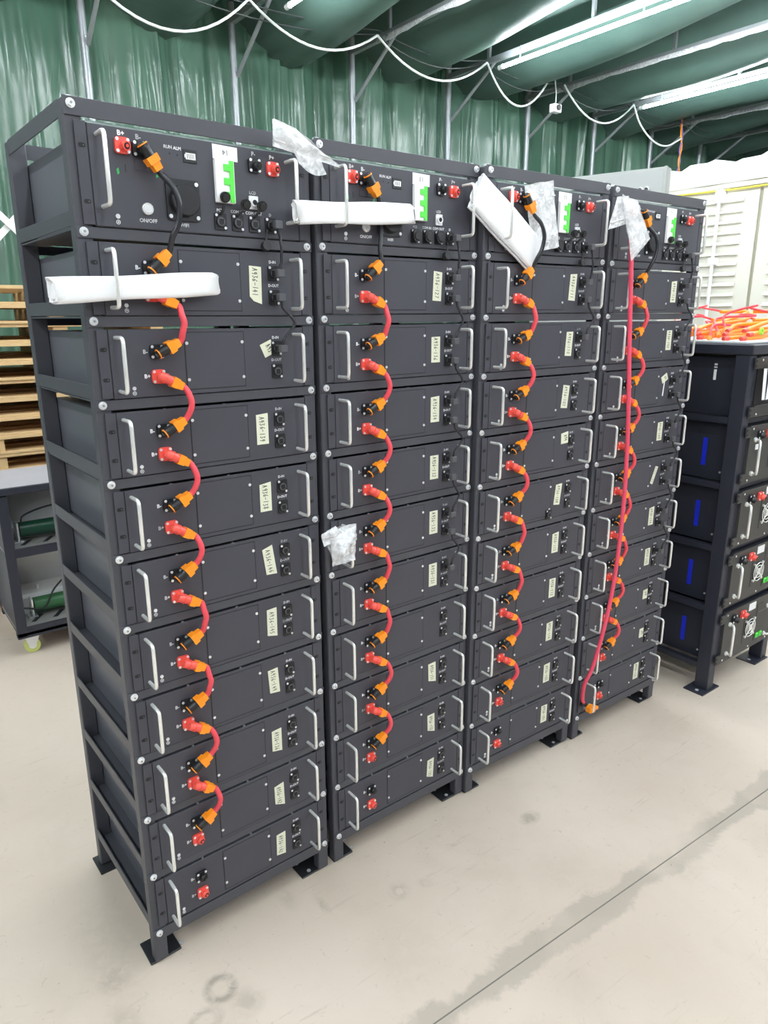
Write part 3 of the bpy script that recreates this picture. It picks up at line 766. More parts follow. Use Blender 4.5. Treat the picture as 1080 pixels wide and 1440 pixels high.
for r in range(4):
    t = thing('power_cable', 'black power cable with orange boots from the control unit of the ' + RNAME[r], 'cable', RM[r] @ Matrix.Translation((0, -.0028, zl(0) + ZC)), 'black power cables from the control units')
    link('cable', blk_flat if r == 1 else blk[0], t); link('plug', blk[1], t, label='plug with black elbow and orange boot'); link('plug', blk[2], t, label='plug with black elbow and orange boot')

# ------------------------------------------------------------------ data cables
def data_plug(x, z, up):
    b = MB().box(x - .0065, x + .0065, -.020, -.0055, z - .0065, z + .0065, 0, c=.001).box(x - .006, x + .012, -.034, -.020, z - .0085, z + .0085, 1, c=.0015)
    s = 1 if up else -1
    b.tube([(x + .002, -.029, z + s * .008), (x + .003, -.030, z + s * .018)], [.0042, .0030], 8, 0)
    return b, Vector((x + .003, -.030, z + s * .016))
def data_cable(z_out, z_in, zref, bulge, xo=.4065, rmul=1.0):
    b1, e1 = data_plug(xo, z_out - zref, False)
    b2, e2 = data_plug(.4065, z_in - zref, True)
    zm = (e1.z + e2.z) / 2
    P = cat_rom([e1, e1 + Vector((.003, 0, -.008)), (.4065 + bulge * .8, -.032, zm + .012), (.4065 + bulge, -.033, zm - .001), (.4065 + bulge * .75, -.032, zm - .014), e2 + Vector((.003, 0, .008)), e2], 5)
    return MB().tube(P, .0033, 8), b1, b2
dm = []
for v in (.028, .033, .024):
    c, a, b = data_cable(-.1145, -.0625 - PITCH, ZB, v)
    dm.append((c.mesh('cable', M_CABBLK), a.mesh('plug', [M_BLK, M_GREYPL]), b.mesh('plug', [M_BLK, M_GREYPL])))
c, a, b = data_cable(-.1805, -.0625 - TOPH, ZC, .006, .405)
dtop = (c.mesh('cable', M_CABBLK), a.mesh('plug', [M_BLK, M_GREYPL]), b.mesh('plug', [M_BLK, M_GREYPL]))
NDATA = (1, 5, 1, 6)
for r in range(4):
    for k in range(0, NDATA[r] + 1):
        lab = ('thin black data cable from the control unit of the ' + RNAME[r]) if k == 0 else 'thin black data cable joining %s and %s modules of the %s' % (ORD[k - 1], ORD[k], RNAME[r])
        t = thing('data_cable', lab, 'cable', RM[r] @ Matrix.Translation((0, -.0028, zl(k) + (ZB if k else ZC))), 'black data cables')
        c, a, b = dtop if k == 0 else dm[(r + k) % 3]
        link('cable', c, t); link('plug', a, t); link('plug', b, t)

# long red cable hanging in front of the rightmost tall rack
t = thing('long_power_cable', 'long pink-red power cable hanging down the front of the rightmost tall rack', 'cable', (1.662, -.06, .13))
P = cat_rom([(1.650, -.064, 1.82), (1.660, -.066, 1.767), (1.678, -.074, 1.506), (1.704, -.080, 1.219), (1.716, -.082, .965), (1.707, -.082, .726), (1.681, -.080, .538), (1.636, -.072, .349), (1.618, -.050, .255), (1.630, -.038, .185), (1.648, -.034, .155)], 6)
o = Vector((1.662, -.06, .13))
part('cable', MB().tube([p - o for p in P], .0072, 10), M_CABPINK, t)
pm = MB()
pm.tube([(-.020, .026, .030), (-.004, .012, .016), (.012, -.004, .006)], .0095, 10, 1)
part('plug', MB().tube([(-.026, .028, .036), (-.010, .022, .020)], .0085, 10, 1).box(-.012, .020, -.006, .022, -.006, .018, 0, c=.003).tube([(.020, .008, .006), (.040, .004, .000)], [.0115, .0075], 10, 0), [M_ORG, M_BLK], t, label='orange plug')

# ------------------------------------------------------------------ rolled foam sheets tucked behind handles
def roll(name, label, a, b, hh, dd, seed, turns=3.2, ends=.006):
    rr = random.Random(seed); a, b = Vector(a), Vector(b); ax = (b - a).normalized(); up = Vector((0, 1, 0)).cross(ax); up = up if up.z > 0 else -up; up.normalize()
    n = int(turns * 22); m = 14; th = .0010; mb = MB(); vs = []
    for j in range(m + 1):
        t = j / m
        for side in (0, 1):
            for i in range(n + 1):
                an = 2 * math.pi * turns * i / n + .8
                sc = .55 + .45 * i / n - (th * 1.1 / hh) * side
                cu, su = math.cos(an), math.sin(an)
                ex = 1.0
                u = math.copysign(abs(cu) ** .45, cu) * hh * sc; v = math.copysign(abs(su) ** .6, su) * dd * sc
                e = (rr.uniform(-1, 1) if j in (0, m) else 0) * ends * .25 + (ends * math.sin(i * .35 + seed) if j in (0, m) else 0)
                p = a.lerp(b, t) + ax * e + up * (u + .0012 * math.sin(t * 9 + seed + an)) + Vector((0, v, 0))
                vs.append(p)
    W = 2 * (n + 1); fs = []
    for j in range(m):
        for i in range(n):
            p = j * W + i; q = p + W
            fs.append((p, p + 1, q + 1, q)); p2 = p + n + 1; q2 = q + n + 1
            fs.append((p2, q2, q2 + 1, p2 + 1))
    for j in (0, m):
        for i in range(n): fs.append((j * W + i, j * W + i + n + 1, j * W + i + n + 2, j * W + i + 1))
    for j in range(m):
        p = j * W + n; fs.append((p, p + n + 1, p + n + 1 + W, p + W))
    c = (a + b) / 2
    mb.add([p - c for p in vs], fs, 0, False)
    o = part(name, mb, M_PAPER, loc=c); o.data.polygons.foreach_set('use_smooth', [True] * len(o.data.polygons))
    return tag(o, label, 'foam roll', 'white foam rolls tucked behind handles')
roll('foam_roll', 'flattened white foam roll behind the handle of the leftmost rack, sticking out left', (-.073, -.0245, 1.6395), (.252, -.0215, 1.6585), .0255, .0120, 1)
roll('foam_roll', 'flattened white foam roll spanning the gap between the leftmost and second racks', (.452, -.0300, 1.8130), (.790, -.0225, 1.8350), .0265, .0085, 2)
roll('foam_roll', 'wide white foam roll tucked diagonally behind handles of the second and third racks', (1.005, -.0275, 1.910), (1.250, -.0275, 1.757), .054, .0125, 4, 2.4)

# ------------------------------------------------------------------ clear plastic bags
def bag(label, poly, yc, thick, seed, leaf=None, mtl=None, flapz=None, cr=1.0):
    """poly: four corners (x,z) TL, TR, BR, BL of a crumpled flat bag"""
    rr = random.Random(seed); cx = sum(p[0] for p in poly) / 4; zb = min(p[1] for p in poly)
    t = thing('plastic_bag', label, 'bag', (cx, yc, zb), 'clear plastic bags hung on handles')
    mb = MB(); n, m = 16, 18
    (tl, tr, br, bl) = [Vector((p[0] - cx, 0, p[1] - zb)) for p in poly]
    for side in (1, -1):
        o = len(mb.v)
        for j in range(m + 1):
            v = j / m
            for i in range(n + 1):
                u = i / n
                p = tl.lerp(tr, u).lerp(bl.lerp(br, u), v)
                edge = min(1, 6 * min(u, 1 - u)) * min(1, 5 * min(v + .02, 1 - v))
                q = p * 28 + Vector((seed * 3.1, side * .7, 0))
                rid = noise.noise(q) + .6 * (1 - 2 * abs(noise.noise(q * 2.1)))
                y = -side * thick * .5 * edge * (.35 + .65 * math.sin(math.pi * min(1, v * 1.15))) + .0055 * cr * rid * (.4 + edge)
                jx = .004 * cr * noise.noise(q * .6 + Vector((9, 0, 0)))
                mb.v.append((p.x + jx, y, p.z + .004 * cr * noise.noise(q * .7 + Vector((0, 5, 0)))))
        for j in range(m):
            for i in range(n):
                a = o + j * (n + 1) + i
                f = [a, a + n + 1, a + n + 2, a + 1]
                mb.f.append(f if side > 0 else f[::-1]); mb.m.append(0); mb.sm.append(True)
    part('film', mb, mtl or M_FILM, t)
    if leaf:
        lf = MB(); k = len(leaf)
        P = [Vector((a - cx, b - zb)) for a, b in leaf]
        lf.prism([(p.x, p.y) for p in P], -.0012, .0012)
        part('leaflet', lf, M_PAPER, t, label='folded white paper inside the bag')
    if flapz:
        part('seal_strip', MB().tube([(tl.lerp(bl, flapz)).to_tuple(), (tr.lerp(br, flapz)).to_tuple()], .004, 6, 0, True, .5), M_FILM2, t)
    return t
b0 = bag('crumpled clear bag folded over the top corner between the leftmost and second racks', [(.405, 1.992), (.462, 1.982), (.572, 1.918), (.402, 1.940)], -.030, .022, 1, None, M_FILM2, .75)
fl = MB(); q_ = b0.location
n_ = 8
for j in range(n_ + 1):
    for i in range(n_ + 1):
        u, v = i / n_, j / n_
        x = .446 + .070 * u + .016 * v; z = 1.946 - .012 * u - (.034 + .012 * math.sin(3 * u)) * v
        fl.v.append((x - q_.x, .004 * noise.noise(Vector((u * 4, v * 4, 2))) - .004 * v, z - q_.z))
for j in range(n_):
    for i in range(n_):
        a = j * (n_ + 1) + i; fl.f.append([a, a + n_ + 1, a + n_ + 2, a + 1]); fl.m.append(0); fl.sm.append(True)
part('hanging_flap', fl, M_FILM2, b0)
bag('clear zip bag of papers hanging beside the green breaker of the third rack', [(1.186, 1.938), (1.305, 1.962), (1.345, 1.785), (1.235, 1.765)], -.032, .016, 5,
    [(1.238, 1.800), (1.300, 1.795), (1.308, 1.860), (1.262, 1.885), (1.232, 1.860)], M_FILM2, .22)
bag('clear zip bag hanging over the control unit of the rightmost tall rack', [(1.560, 1.940), (1.640, 1.928), (1.723, 1.824), (1.633, 1.754)], -.086, .020, 9,
    [(1.606, 1.842), (1.640, 1.785), (1.702, 1.822), (1.660, 1.872)], M_FILM2, .2)
bag('side flap bag beside the zip bag on the rightmost tall rack', [(1.543, 1.933), (1.602, 1.941), (1.612, 1.866), (1.513, 1.839)], -.080, .010, 12, None, M_FILM2, .8)
bag('crumpled clear bag around a left handle halfway down the second rack', [(.500, 1.074), (.582, 1.076), (.578, .978), (.512, .976)], -.055, .045, 15, [(.535, 1.045), (.562, 1.05), (.56, 1.0), (.54, .995)], M_FILM2, None, 2.4)
bag('small crumpled bag flap sticking left from a handle of the second rack', [(.478, 1.066), (.520, 1.080), (.545, 1.052), (.482, 1.038)], -.060, .02, 18, None, M_FILM2, None, 2.0)

# ------------------------------------------------------------------ second, lower rack on the right
GX, GY, GH, GW, GD = 2.372, -.143, 1.478, .535, .56
GP, GB = .2685, .118
t = thing('battery_rack', 'low navy-black steel rack at right with cables piled on top', 'rack', (GX, GY, 0))
for xa in (0, GW - .05):
    for ya in (0, GD - .06):
        part('post', MB().box(xa, xa + .05, ya, ya + .06, .006, GH - .04, c=.003), M_RACK2, t)
        part('foot_plate', MB().box(xa - .05 if xa == 0 else xa - .075, xa + .085 if xa == 0 else xa + .05, ya - .01, ya + .08, 0, .006).cyl((xa - .028 if xa == 0 else xa - .05, ya + .03, .006), (xa - .028 if xa == 0 else xa - .05, ya + .03, .0075), .008, 10, 1), [M_RACK2, M_ZINC], t)
part('top_plate', MB().box(-.005, GW + .005, -.01, GD + .005, GH - .04, GH, c=.004), M_RACK2, t)
for k in range(6):
    z = GB + k * GP if k < 5 else None
    if z is None: continue
    for xa in (.004, GW - .034): part('side_rail', MB().box(xa, xa + .03, .06, GD - .06, z - .024, z, c=.001), M_RACK2, t)
    part('front_rail', MB().box(.05, GW - .05, .012, .045, z - .024, z - .004, c=.001), M_RACK2, t)
    part('back_rail', MB().box(.05, GW - .05, GD - .03, GD - .01, z - .024, z - .004, c=.001), M_RACK2, t)
UM = [M_UNIT, M_ZINC, M_DARK]
UPOS = ['bottom', 'second from bottom', 'middle', 'second from top', 'top']
for k in range(5):
    z = GB + k * GP
    u = thing('inverter_unit', 'dark grey power unit with chrome handle, %s in the low rack at right' % UPOS[k], 'power unit', (GX, GY, z), 'power units in the low rack')
    part('case', MB().box(.0515, GW - .0515, .0, GD - .05, .0, GP - .036, c=.002), M_RACK2, u)
    zt = GP - .030
    if k < 4:
        part('front_panel', MB().box(.056, GW - .056, -.012, 0, .004, zt, 0, c=.001), M_UNIT, u)
    else:
        part('front_panel', MB().box(.056, GW - .056, -.012, 0, zt - .045, zt, 0, c=.001).box(.056, GW - .056, -.012, 0, .004, .05, 0, c=.001), M_UNIT, u)
        part('dark_opening', MB().box(.060, GW - .060, -.004, .0, .05, zt - .045), M_DARK, u)
    for za in (.004, zt - .045):
        for (xa, xb, s) in ((.022, .056, 1), (GW - .056, GW - .022, -1)):
            e = MB().box(xa, xb, -.012, -.006, za, za + .041, 0)
            for q in (.011, .030): e.rrect(xa + .006 if s > 0 else xb - .006, za + q, .012, .009, .004, -.0125, -.0118, 2)
            part('mounting_ear', e, UM, u)
    sb = MB()
    for x in (.075, .30, GW - .075):
        for zz in (.016, zt - .012): screw(sb, x, zz, -.012, .0045, 0)
    part('screw', sb, M_ZINC, u, kind='stuff')
    if k < 4:
        hz0, hz1 = .042, .180
        for hx, s in ((.078, 1), (GW - .078, -1)):
            hp = [(hx + s * .020, -.012, hz1), (hx + s * .020, -.028, hz1), (hx + s * .006, -.040, hz1 - .004), (hx, -.044, hz1 - .018), (hx, -.044, hz0 + .018), (hx + s * .006, -.040, hz0 + .004), (hx + s * .020, -.028, hz0), (hx + s * .020, -.012, hz0)]
            hd = MB().tube(hp, .0058, 10)
            for zz in (hz0, hz1): hd.cyl((hx + s * .020, -.012, zz), (hx + s * .020, -.018, zz), .0105, 12)
            part('handle', hd, M_CHROME, u, label='chrome bar handle')
        for cx, mm, nm in ((.128, M_BLK, 0), (.208, M_RED, 1)):
            c = MB().rrect(cx, zt - .040, .036, .036, .007, -.020, -.012, 0).tube([(cx + .004, -.020, zt - .042), (cx + .007, -.034, zt - .046)], [.0135, .012], 14, 0).cyl((cx + .0071, -.0341, zt - .0461), (cx + .0074, -.0355, zt - .0464), .008, 12, 2)
            for sx in (-1, 1):
                for sz in (-1, 1): screw(c, cx + sx * .0125, zt - .040 + sz * .0125, -.020, .0042)
            part('power_socket', c, [mm, M_ZINC, M_DARK], u, label='red power socket' if nm else 'black power socket')
        part('sticker', MB().box(.262, .322, -.0135, -.012, zt - .042, zt - .008), M_PAPER, u)
        if k == 3: part('sticker', MB().box(.108, .136, -.0135, -.012, .138, .160), M_PAPER, u)
        # fan bay with guard
        part('seam', MB().box(.232, .236, -.0126, -.0118, .05, zt - .05), M_DARK, u)
        part('seam', MB().box(.342, .346, -.0126, -.0118, .03, zt - .03).box(.345, .40, -.0126, -.0118, zt - .031, zt - .03), M_DARK, u)
        fc = Vector((.290, 0, .112)); fg = MB()
        for R_ in (.014, .028, .042):
            fg.tube([(fc.x + R_ * math.cos(a * math.pi / 12), -.017, fc.z + R_ * math.sin(a * math.pi / 12)) for a in range(25)], .0026, 5, 0, False)
        for a in (45, 135, 225, 315):
            ca, sa = math.cos(math.radians(a)), math.sin(math.radians(a))
            fg.tube([(fc.x + .008 * ca, -.018, fc.z + .008 * sa), (fc.x + .052 * ca, -.016, fc.z + .052 * sa)], .0032, 6)
            fg.cyl((fc.x + .052 * ca, -.012, fc.z + .052 * sa), (fc.x + .052 * ca, -.018, fc.z + .052 * sa), .006, 10)
        fg.cyl((fc.x, -.012, fc.z), (fc.x, -.019, fc.z), .012, 14)
        part('fan_guard', fg, M_CHROME, u, label='silver fan guard')
        part('fan_opening', MB().cyl((fc.x, -.012, fc.z), (fc.x, -.0125, fc.z), .042, 20), M_DARK, u)
        tb = MB()
        for x in (.355, .388): tb.box(x, x + .024, -.018, -.012, .040, .064, 0, c=.002).cyl((x + .012, -.018, .052), (x + .012, -.0188, .052), .006, 10, 1)
        part('terminal_block', tb, [M_GREEN, M_GREENMARK], u, label='green terminal block')
        part('vent_slot', MB().box(.36, .47, -.0125, -.0118, zt - .075, zt - .068).rrect(.40, .018, .02, .006, .003, -.0125, -.0118), M_GREYPL, u)
        part('film_strip', MB().box(.0500, .0517, .157, .176, .055, .170, 0), M_BLUE, u, label='blue strip of protective film')
        part('side_screw', MB().cyl((.0515, .09, .035), (.049, .09, .035), .005, 8), M_ZINC, u)
    else:
        part('side_latch', MB().box(.0485, .0517, .155, .166, .140, .182, 0, c=.001).box(.0485, .0517, .154, .166, .188, .194, 0).box(.0485, .0517, .154, .166, .198, .206, 0), M_WPLAST, u, label='white latch on the side')
# white papers and a yellow plug hanging in the top unit
pp = MB()
for i in range(3):
    n = 6; o = len(pp.v)
    for j in range(n + 1):
        for q in range(4):
            x = .062 + .032 * i + .012 * q + (.010 if i == 2 else -.016 * i) * (j / n) - .004; z = .195 - (.12 + .045 * (i == 2)) * j / n
            pp.v.append((x, -.016 - .004 * i - .004 * math.sin(q * 1.5 + i) - .006 * j / n, z))
    for j in range(n):
        for q in range(3):
            a = o + j * 4 + q; pp.f.append([a, a + 4, a + 5, a + 1]); pp.m.append(0); pp.sm.append(True)
pt = part('hanging_paper', pp, M_PAPER, loc=(GX, GY - .012, GB + 4 * GP)); tag(pt, 'white papers hanging in the open top bay of the low rack at right', 'paper')
yp = part('cable_plug', MB().tube([(0, 0, 0), (.03, -.004, .002), (.06, -.004, 0)], .009, 8).box(-.012, .004, -.009, .009, -.008, .008, c=.002), M_ORG, loc=(GX + .105, GY - .034, GB + 4 * GP + .205)); tag(yp, 'orange plug lying above the white papers of the low rack at right', 'plug')

# foam sheet and pile of cables on top of it
fsb = MB().box(0, GW - .03, 0, GD - .03, 0, .010, c=.002)
tag(part('foam_sheet', fsb, M_PAPER, loc=(GX + .02, GY + .035, GH + .0005)), 'white foam sheet on top of the low rack, under the cable pile', 'sheet')
rp = random.Random(21)
for i in range(18):
    org = i % 3 != 2; lv = i // 6
    yy = GY + .075 + .062 * (i % 6) + rp.uniform(-.012, .012); zz = GH + .019 + .016 * lv
    xa = GX + .035 + rp.uniform(0, .05) + (.10 * rp.random() if lv else 0); xb = GX + GW - .03 + rp.uniform(-.02, .10)
    P = [(xa, yy, zz)]
    for q in (1, 2, 3): P.append((xa + (xb - xa) * q / 4, yy + rp.uniform(-.03, .03), zz + rp.uniform(0, .006) + .010 * q * (lv + .3) / 2))
    P.append((xb, yy + rp.uniform(-.05, .05), zz + .022 + .022 * lv))
    if i % 3 == 1: P += [(xb + .012, yy + .05, zz + .03 + .02 * lv), (xb - .09, yy + .08, zz + .03 + .02 * lv)]
    if not org: P = [P[0], (P[1][0], P[1][1] + .05, P[1][2] + .045), (P[2][0], P[2][1] - .03, P[2][2] + .03 + .02 * lv), (P[3][0], P[3][1] + .06, P[3][2] + .05)] + P[4:]
    lab = ['thin red', 'thick orange'][org] + ' cable in the pile, %s layer, %s row from the front' % (['bottom', 'middle', 'top'][lv], ORD[i % 6])
    tt = thing('spare_cable', lab, 'cable', P[0], 'spare cables piled on the low rack')
    o = Vector(P[0])
    part('cable', MB().tube([p - o for p in cat_rom(P, 5)], .0078 if org else .0048, 8), M_ORG if org else M_CABRED, tt)
    d = (Vector(P[0]) - Vector(P[1])).normalized()
    part('plug', MB().tube([(0, 0, 0), d * .02, d * .03], [.010, .0100, .008], 8, 0), M_RED if org else M_ORG, tt)
gt = part('cable_tie', MB().tube([(.010 * math.cos(a), 0, .010 * math.sin(a)) for a in [k * .7 for k in range(10)]], .006, 6), mat('lime_tape', (.40, .80, .06), .5), loc=(GX + .17, GY + .055, GH + .045)); tag(gt, 'lime green tape tied around the cables on the low rack', 'tape')

# ------------------------------------------------------------------ white container on the right
CX, CY0, CY1, CZ = 5.0, -.9, 3.1, 2.56
t = thing('white_container', 'white container with louvred side doors behind the low rack', 'container', (CX, CY0, 0))
part('body', MB().box(.03, 2.3, 0, CY1 - CY0, .0, CZ, c=.01), M_CONT, t)
dw = .74
ya = 1.204 - CY0
for i in range(-1, 3):
    y0 = ya + i * dw + .012; y1 = ya + (i + 1) * dw - .012
    y0 = max(y0, .01); y1 = min(y1, CY1 - CY0 - .01)
    if y1 - y0 < .2: continue
    d = part('door_panel', MB().box(0, .03, y0, y1, .12, CZ - .10, c=.004), M_CONT, t)
    lv = MB()
    for q in range(11):
        z = 2.40 - .073 * q
        lv.add([(-.002, y0 + .10, z), (-.002, y1 - .10, z), (-.030, y1 - .10, z - .028), (-.030, y0 + .10, z - .028), (-.002, y0 + .10, z - .034), (-.002, y1 - .10, z - .034)], [(0, 1, 2, 3), (3, 2, 5, 4), (0, 3, 4), (1, 5, 2)], 0)
    part('louvre', lv, M_CONT, d, kind='stuff')
    part('lock_rod', MB().tube([(-.046, y0 + .27, .2), (-.046, y0 + .27, CZ - .14)], .013, 8).box(-.060, -.001, y0 + .24, y0 + .30, CZ - .19, CZ - .10, c=.003).box(-.060, -.001, y0 + .24, y0 + .30, CZ - .62, CZ - .57, c=.003), M_WPLAST, d)
    if i > -1: part('seam', MB().box(.012, .029, y0 - .020, y0 - .004, .12, CZ - .10), M_CONTSEAM, t)
part('top_rail', MB().box(-.02, .05, 0, CY1 - CY0, CZ - .09, CZ), M_CONT, t)
part('cord', MB().tube([(-.026, y, CZ - .10 + .006 * math.sin(y * 5)) for y in [k * .1 for k in range(41)]], .007, 6), M_YELLOW, t, label='yellow cord under the top edge')
sh = MB(); ny = 60
for j in range(ny + 1):
    y = (CY1 - CY0) * j / ny
    hgt = .10 + .016 * math.sin(y * 13) + .012 * math.sin(y * 31 + 1)
    sh.v += [(-.030 + .006 * math.sin(y * 17), y, CZ - .055), (-.036 + .008 * math.sin(y * 21), y, CZ + .02), (-.01, y, CZ + hgt), (.5, y, CZ + hgt + .03), (2.3, y, CZ + .1)]
for j in range(ny):
    for q in range(4):
        a = j * 5 + q; sh.f.append([a, a + 5, a + 6, a + 1]); sh.m.append(0); sh.sm.append(True)
so = part('cover_sheet', sh, mat('white_tarpaulin', (.84, .84, .80), .45), loc=(CX, CY0, 0)); tag(so, 'wavy white tarpaulin draped over the container top', 'tarpaulin')

# grey control cabinet behind the tall racks
a, b = Vector((3.42, 1.38, 0)), Vector((3.53, 1.03, 0)); d = (a - b).normalized()
ang = math.atan2(d.y, d.x)
t = thing('control_cabinet', 'pale grey steel cabinet standing behind the rightmost tall rack', 'cabinet', Matrix.Translation(b) @ Matrix.Rotation(ang, 4, 'Z'))
part('body', MB().box(.0, .80, -.10, -.012, .05, 2.40, c=.004), M_CABINET, t)
part('door', MB().box(.012, .79, -.012, .0, .07, 2.385, c=.003).box(.0, .012, -.03, .006, .05, 2.40), M_CABINET, t)
part('plinth', MB().box(.01, .79, -.10, -.01, 0, .05), M_RACK, t)
gl = MB()
for x in (.10, .135): gl.cyl((x, .001, 2.285), (x, .016, 2.285), .014, 12, 0).cyl((x, .016, 2.285), (x, .030, 2.285), .009, 10, 1)
gl.box(.085, .15, 0, .010, 2.262, 2.272, 0)
part('cable_gland', gl, [M_ZINC, M_BLK], t)

# ------------------------------------------------------------------ pallets behind the racks on the left
PW, PDp, PHt = 1.15, .95, .0972
def build_pallet():
    t = thing('wooden_pallet', '', 'pallet', group='stacked wooden pallets')
    for q in range(6):
        y = q * (PDp - .10) / 5
        link('deck_board', None, t) if False else part('deck_board', MB().box(0, PW, y, y + .10, PHt - .018, PHt, c=.0015), M_WOOD, t)
    for y in (0, (PDp - .1) / 2, PDp - .10): part('bottom_board', MB().box(0, PW, y, y + .10, 0, .014, c=.0015), M_WOOD, t)
    for x in (0.0, (PW - .075) / 2, PW - .075): part('stringer', MB().box(x, x + .075, .012, PDp - .012, .014, PHt - .018, c=.0015), M_WOOD, t)
    return t
pal = build_pallet()
NP = 18
for i in range(NP):
    o = pal if i == 0 else copy_tree(pal)
    dx = rp.uniform(-.012, .012)
    o.location = ((.165 if i in (8, 9) else .02) + dx, 2.75 + rp.uniform(-.012, .012), i * PHt)
    o['label'] = 'pale pine pallet, topmost of the tall stack at far left' if i == NP - 1 else 'pale pine pallet in the stack at far left, %s from the floor' % ORD[i] if i < 8 else 'pale pine pallet in the stack at far left, %s below the topmost' % ORD[NP - 2 - i]

# white crossed straps on the tarpaulin
for sgn, nm in ((1, 'rising to the right'), (-1, 'falling to the right')):
    b = MB().box(-.20, .20, -.012, 0, -.022, .022, 0, M=Matrix.Rotation(-sgn * .80, 4, 'Y'))
    tag(part('white_strap', b, M_WPLAST, loc=(.70, 4.24 + .013 * sgn, 2.20)), 'white strap crossing another on the green wall at far left, ' + nm, 'strap', 'crossed white straps')

# ------------------------------------------------------------------ trolley with resistors
TXc, TYc, TWd, TDp = .062, 2.05, .72, .42
t = thing('trolley', 'dark steel shelf trolley on castors beside the leftmost rack', 'trolley', (TXc, TYc, 0))
for x in (0, TWd - .045):
    for y in (0, TDp - .045): part('leg', MB().box(x, x + .045, y, y + .045, .10, .80, c=.002), M_RACK2, t)
part('tabletop', MB().box(-.01, TWd + .01, -.012, TDp + .01, .806, .840, 0, c=.003).box(-.008, TWd + .008, -.010, TDp + .008, .840, .842, 1), [M_RACK2, M_TABLE], t, label='grey worktop with dark edge')
for z in (.53, .135):
    s = MB().box(.0, TWd, .005, TDp - .005, z, z + .010, 0).box(.045, TWd - .045, 0, .012, z - .030, z + .012, 1).box(.045, TWd - .045, TDp - .012, TDp, z - .030, z + .012, 1)
    for q in range(6):
        x = .075 + q * .10
        s.prism([(0, 0)] * 0 or [(0, 0), (0.001, 0), (0.001, 0.001)], .0, .0001, 1) if False else None
        p0, p1 = (x, .06), (x + .045, .14)
        s.add([(x, .06, z + .0102), (x + .022, .055, z + .0102), (x + .075, .135, z + .0102), (x + .053, .142, z + .0102)], [(0, 1, 2, 3)], 2)
    part('shelf', s, [M_TRAY, M_RACK2, M_DARK], t)
part('back_panel', MB().box(.045, TWd - .045, TDp - .02, TDp - .014, .15, .50), M_WPLAST, t)
for x in (.001,): part('side_panel', MB().box(x, x + .004, .045, TDp - .045, .12, .80), M_RACK2, t)
part('bottom_rail', MB().box(.0, TWd, .0, .035, .092, .122, c=.002).box(0, TWd, TDp - .035, TDp, .092, .122, c=.002), M_RACK2, t)
for x in (.065, TWd - .065):
    for y in (.045, TDp - .045):
        c = MB().box(x - .04, x + .04, y - .03, y + .03, .086, .092, 0)
        for s_ in (-1, 1): c.prism([(x - .018 , .036), (x + .012, .034), (x + .034, .086), (x - .034, .086)], y + s_ * .016 - .0015, y + s_ * .016 + .0015, 0)
        cs = part('castor', c, M_ZINC, t)
        part('wheel', MB().cyl((x - .002, y - .0135, .036), (x - .002, y + .0135, .036), .036, 20, 0).cyl((x - .002, y - .0142, .036), (x - .002, y + .0142, .036), .018, 14, 1), [M_TYRE, M_WPLAST], cs, label='lime green wheel with white hub')
def resistor(name, label, z, mt, x0, yb, slant):
    t = thing(name, label, 'resistor', (TXc + x0, TYc + yb, z))
    part('mounting_plate', MB().add([(-.075, .105, .0), (.42, .105, .0), (.42, .27, .17), (.12, .29, .215), (-.085, .29, .215), (-.075, .109, -.0), (.42, .109, .0), (.42, .274, .17), (.12, .294, .215), (-.085, .294, .215)], [(0, 1, 2, 3, 4), (9, 8, 7, 6, 5), (0, 5, 6, 1), (1, 6, 7, 2), (2, 7, 8, 3), (3, 8, 9, 4), (4, 9, 5, 0)]) if slant else MB().box(-.06, .42, .10, .26, .10, .104, 0).box(-.06, .42, .10, .104, .0, .10, 0), M_WPLAST, t, label='white mounting plate')
    part('tube', MB().tube([(.01, .06, .055), (.42, .06, .055)], .038, 20), mt, t, label='dark green ceramic tube' if slant else 'moss green tube')
    br = MB()
    for x in (.0, .43): br.box(x - .004, x + .004, .03, .09, .0, .095).box(x - .02, x + .02, .03, .09, 0, .004)
    part('bracket', br, M_ZINC, t)
    sc = MB()
    for x in (-.035, .055): sc.cyl((x, .272, .190), (x, .262, .200), .009, 8) if slant else sc.cyl((x, .15, .104), (x, .15, .13), .007, 8)
    part('stud', sc, M_ZINC, t)
    part('lead', MB().tube(cat_rom([(.02, .05, .09), (.03, .04, .125), (.09, .05, .145), (.17, .06, .155), (.22, .07, .14)] if slant else [(-.04, .03, .06), (.05, .02, .045), (.11, .03, .13), (.20, .05, .19), (.30, .07, .20)], 5), .0045, 8), M_CABBLK, t, label='black lead')
resistor('power_resistor', 'dark green power resistor with white plate on the upper trolley shelf', .5405, M_RESIST, .085, .08, True)
resistor('power_resistor', 'moss green power resistor with black lead on the lower trolley shelf', .1455, M_MOSS, .10, .08, False)
# white box behind the trolley
t = thing('white_cabinet', 'low white cabinet standing behind the trolley at the far left edge', 'cabinet', (-.75, 2.62, 0))
part('body', MB().box(0, .74, 0, .30, .03, .78, c=.004), M_WPLAST, t)
part('door', MB().box(.01, .365, -.012, 0, .05, .77, c=.003), M_WPLAST, t); part('door', MB().box(.375, .73, -.012, 0, .05, .77, c=.003), M_WPLAST, t)
part('plinth', MB().box(.02, .72, .02, .28, 0, .03), M_DARK, t)

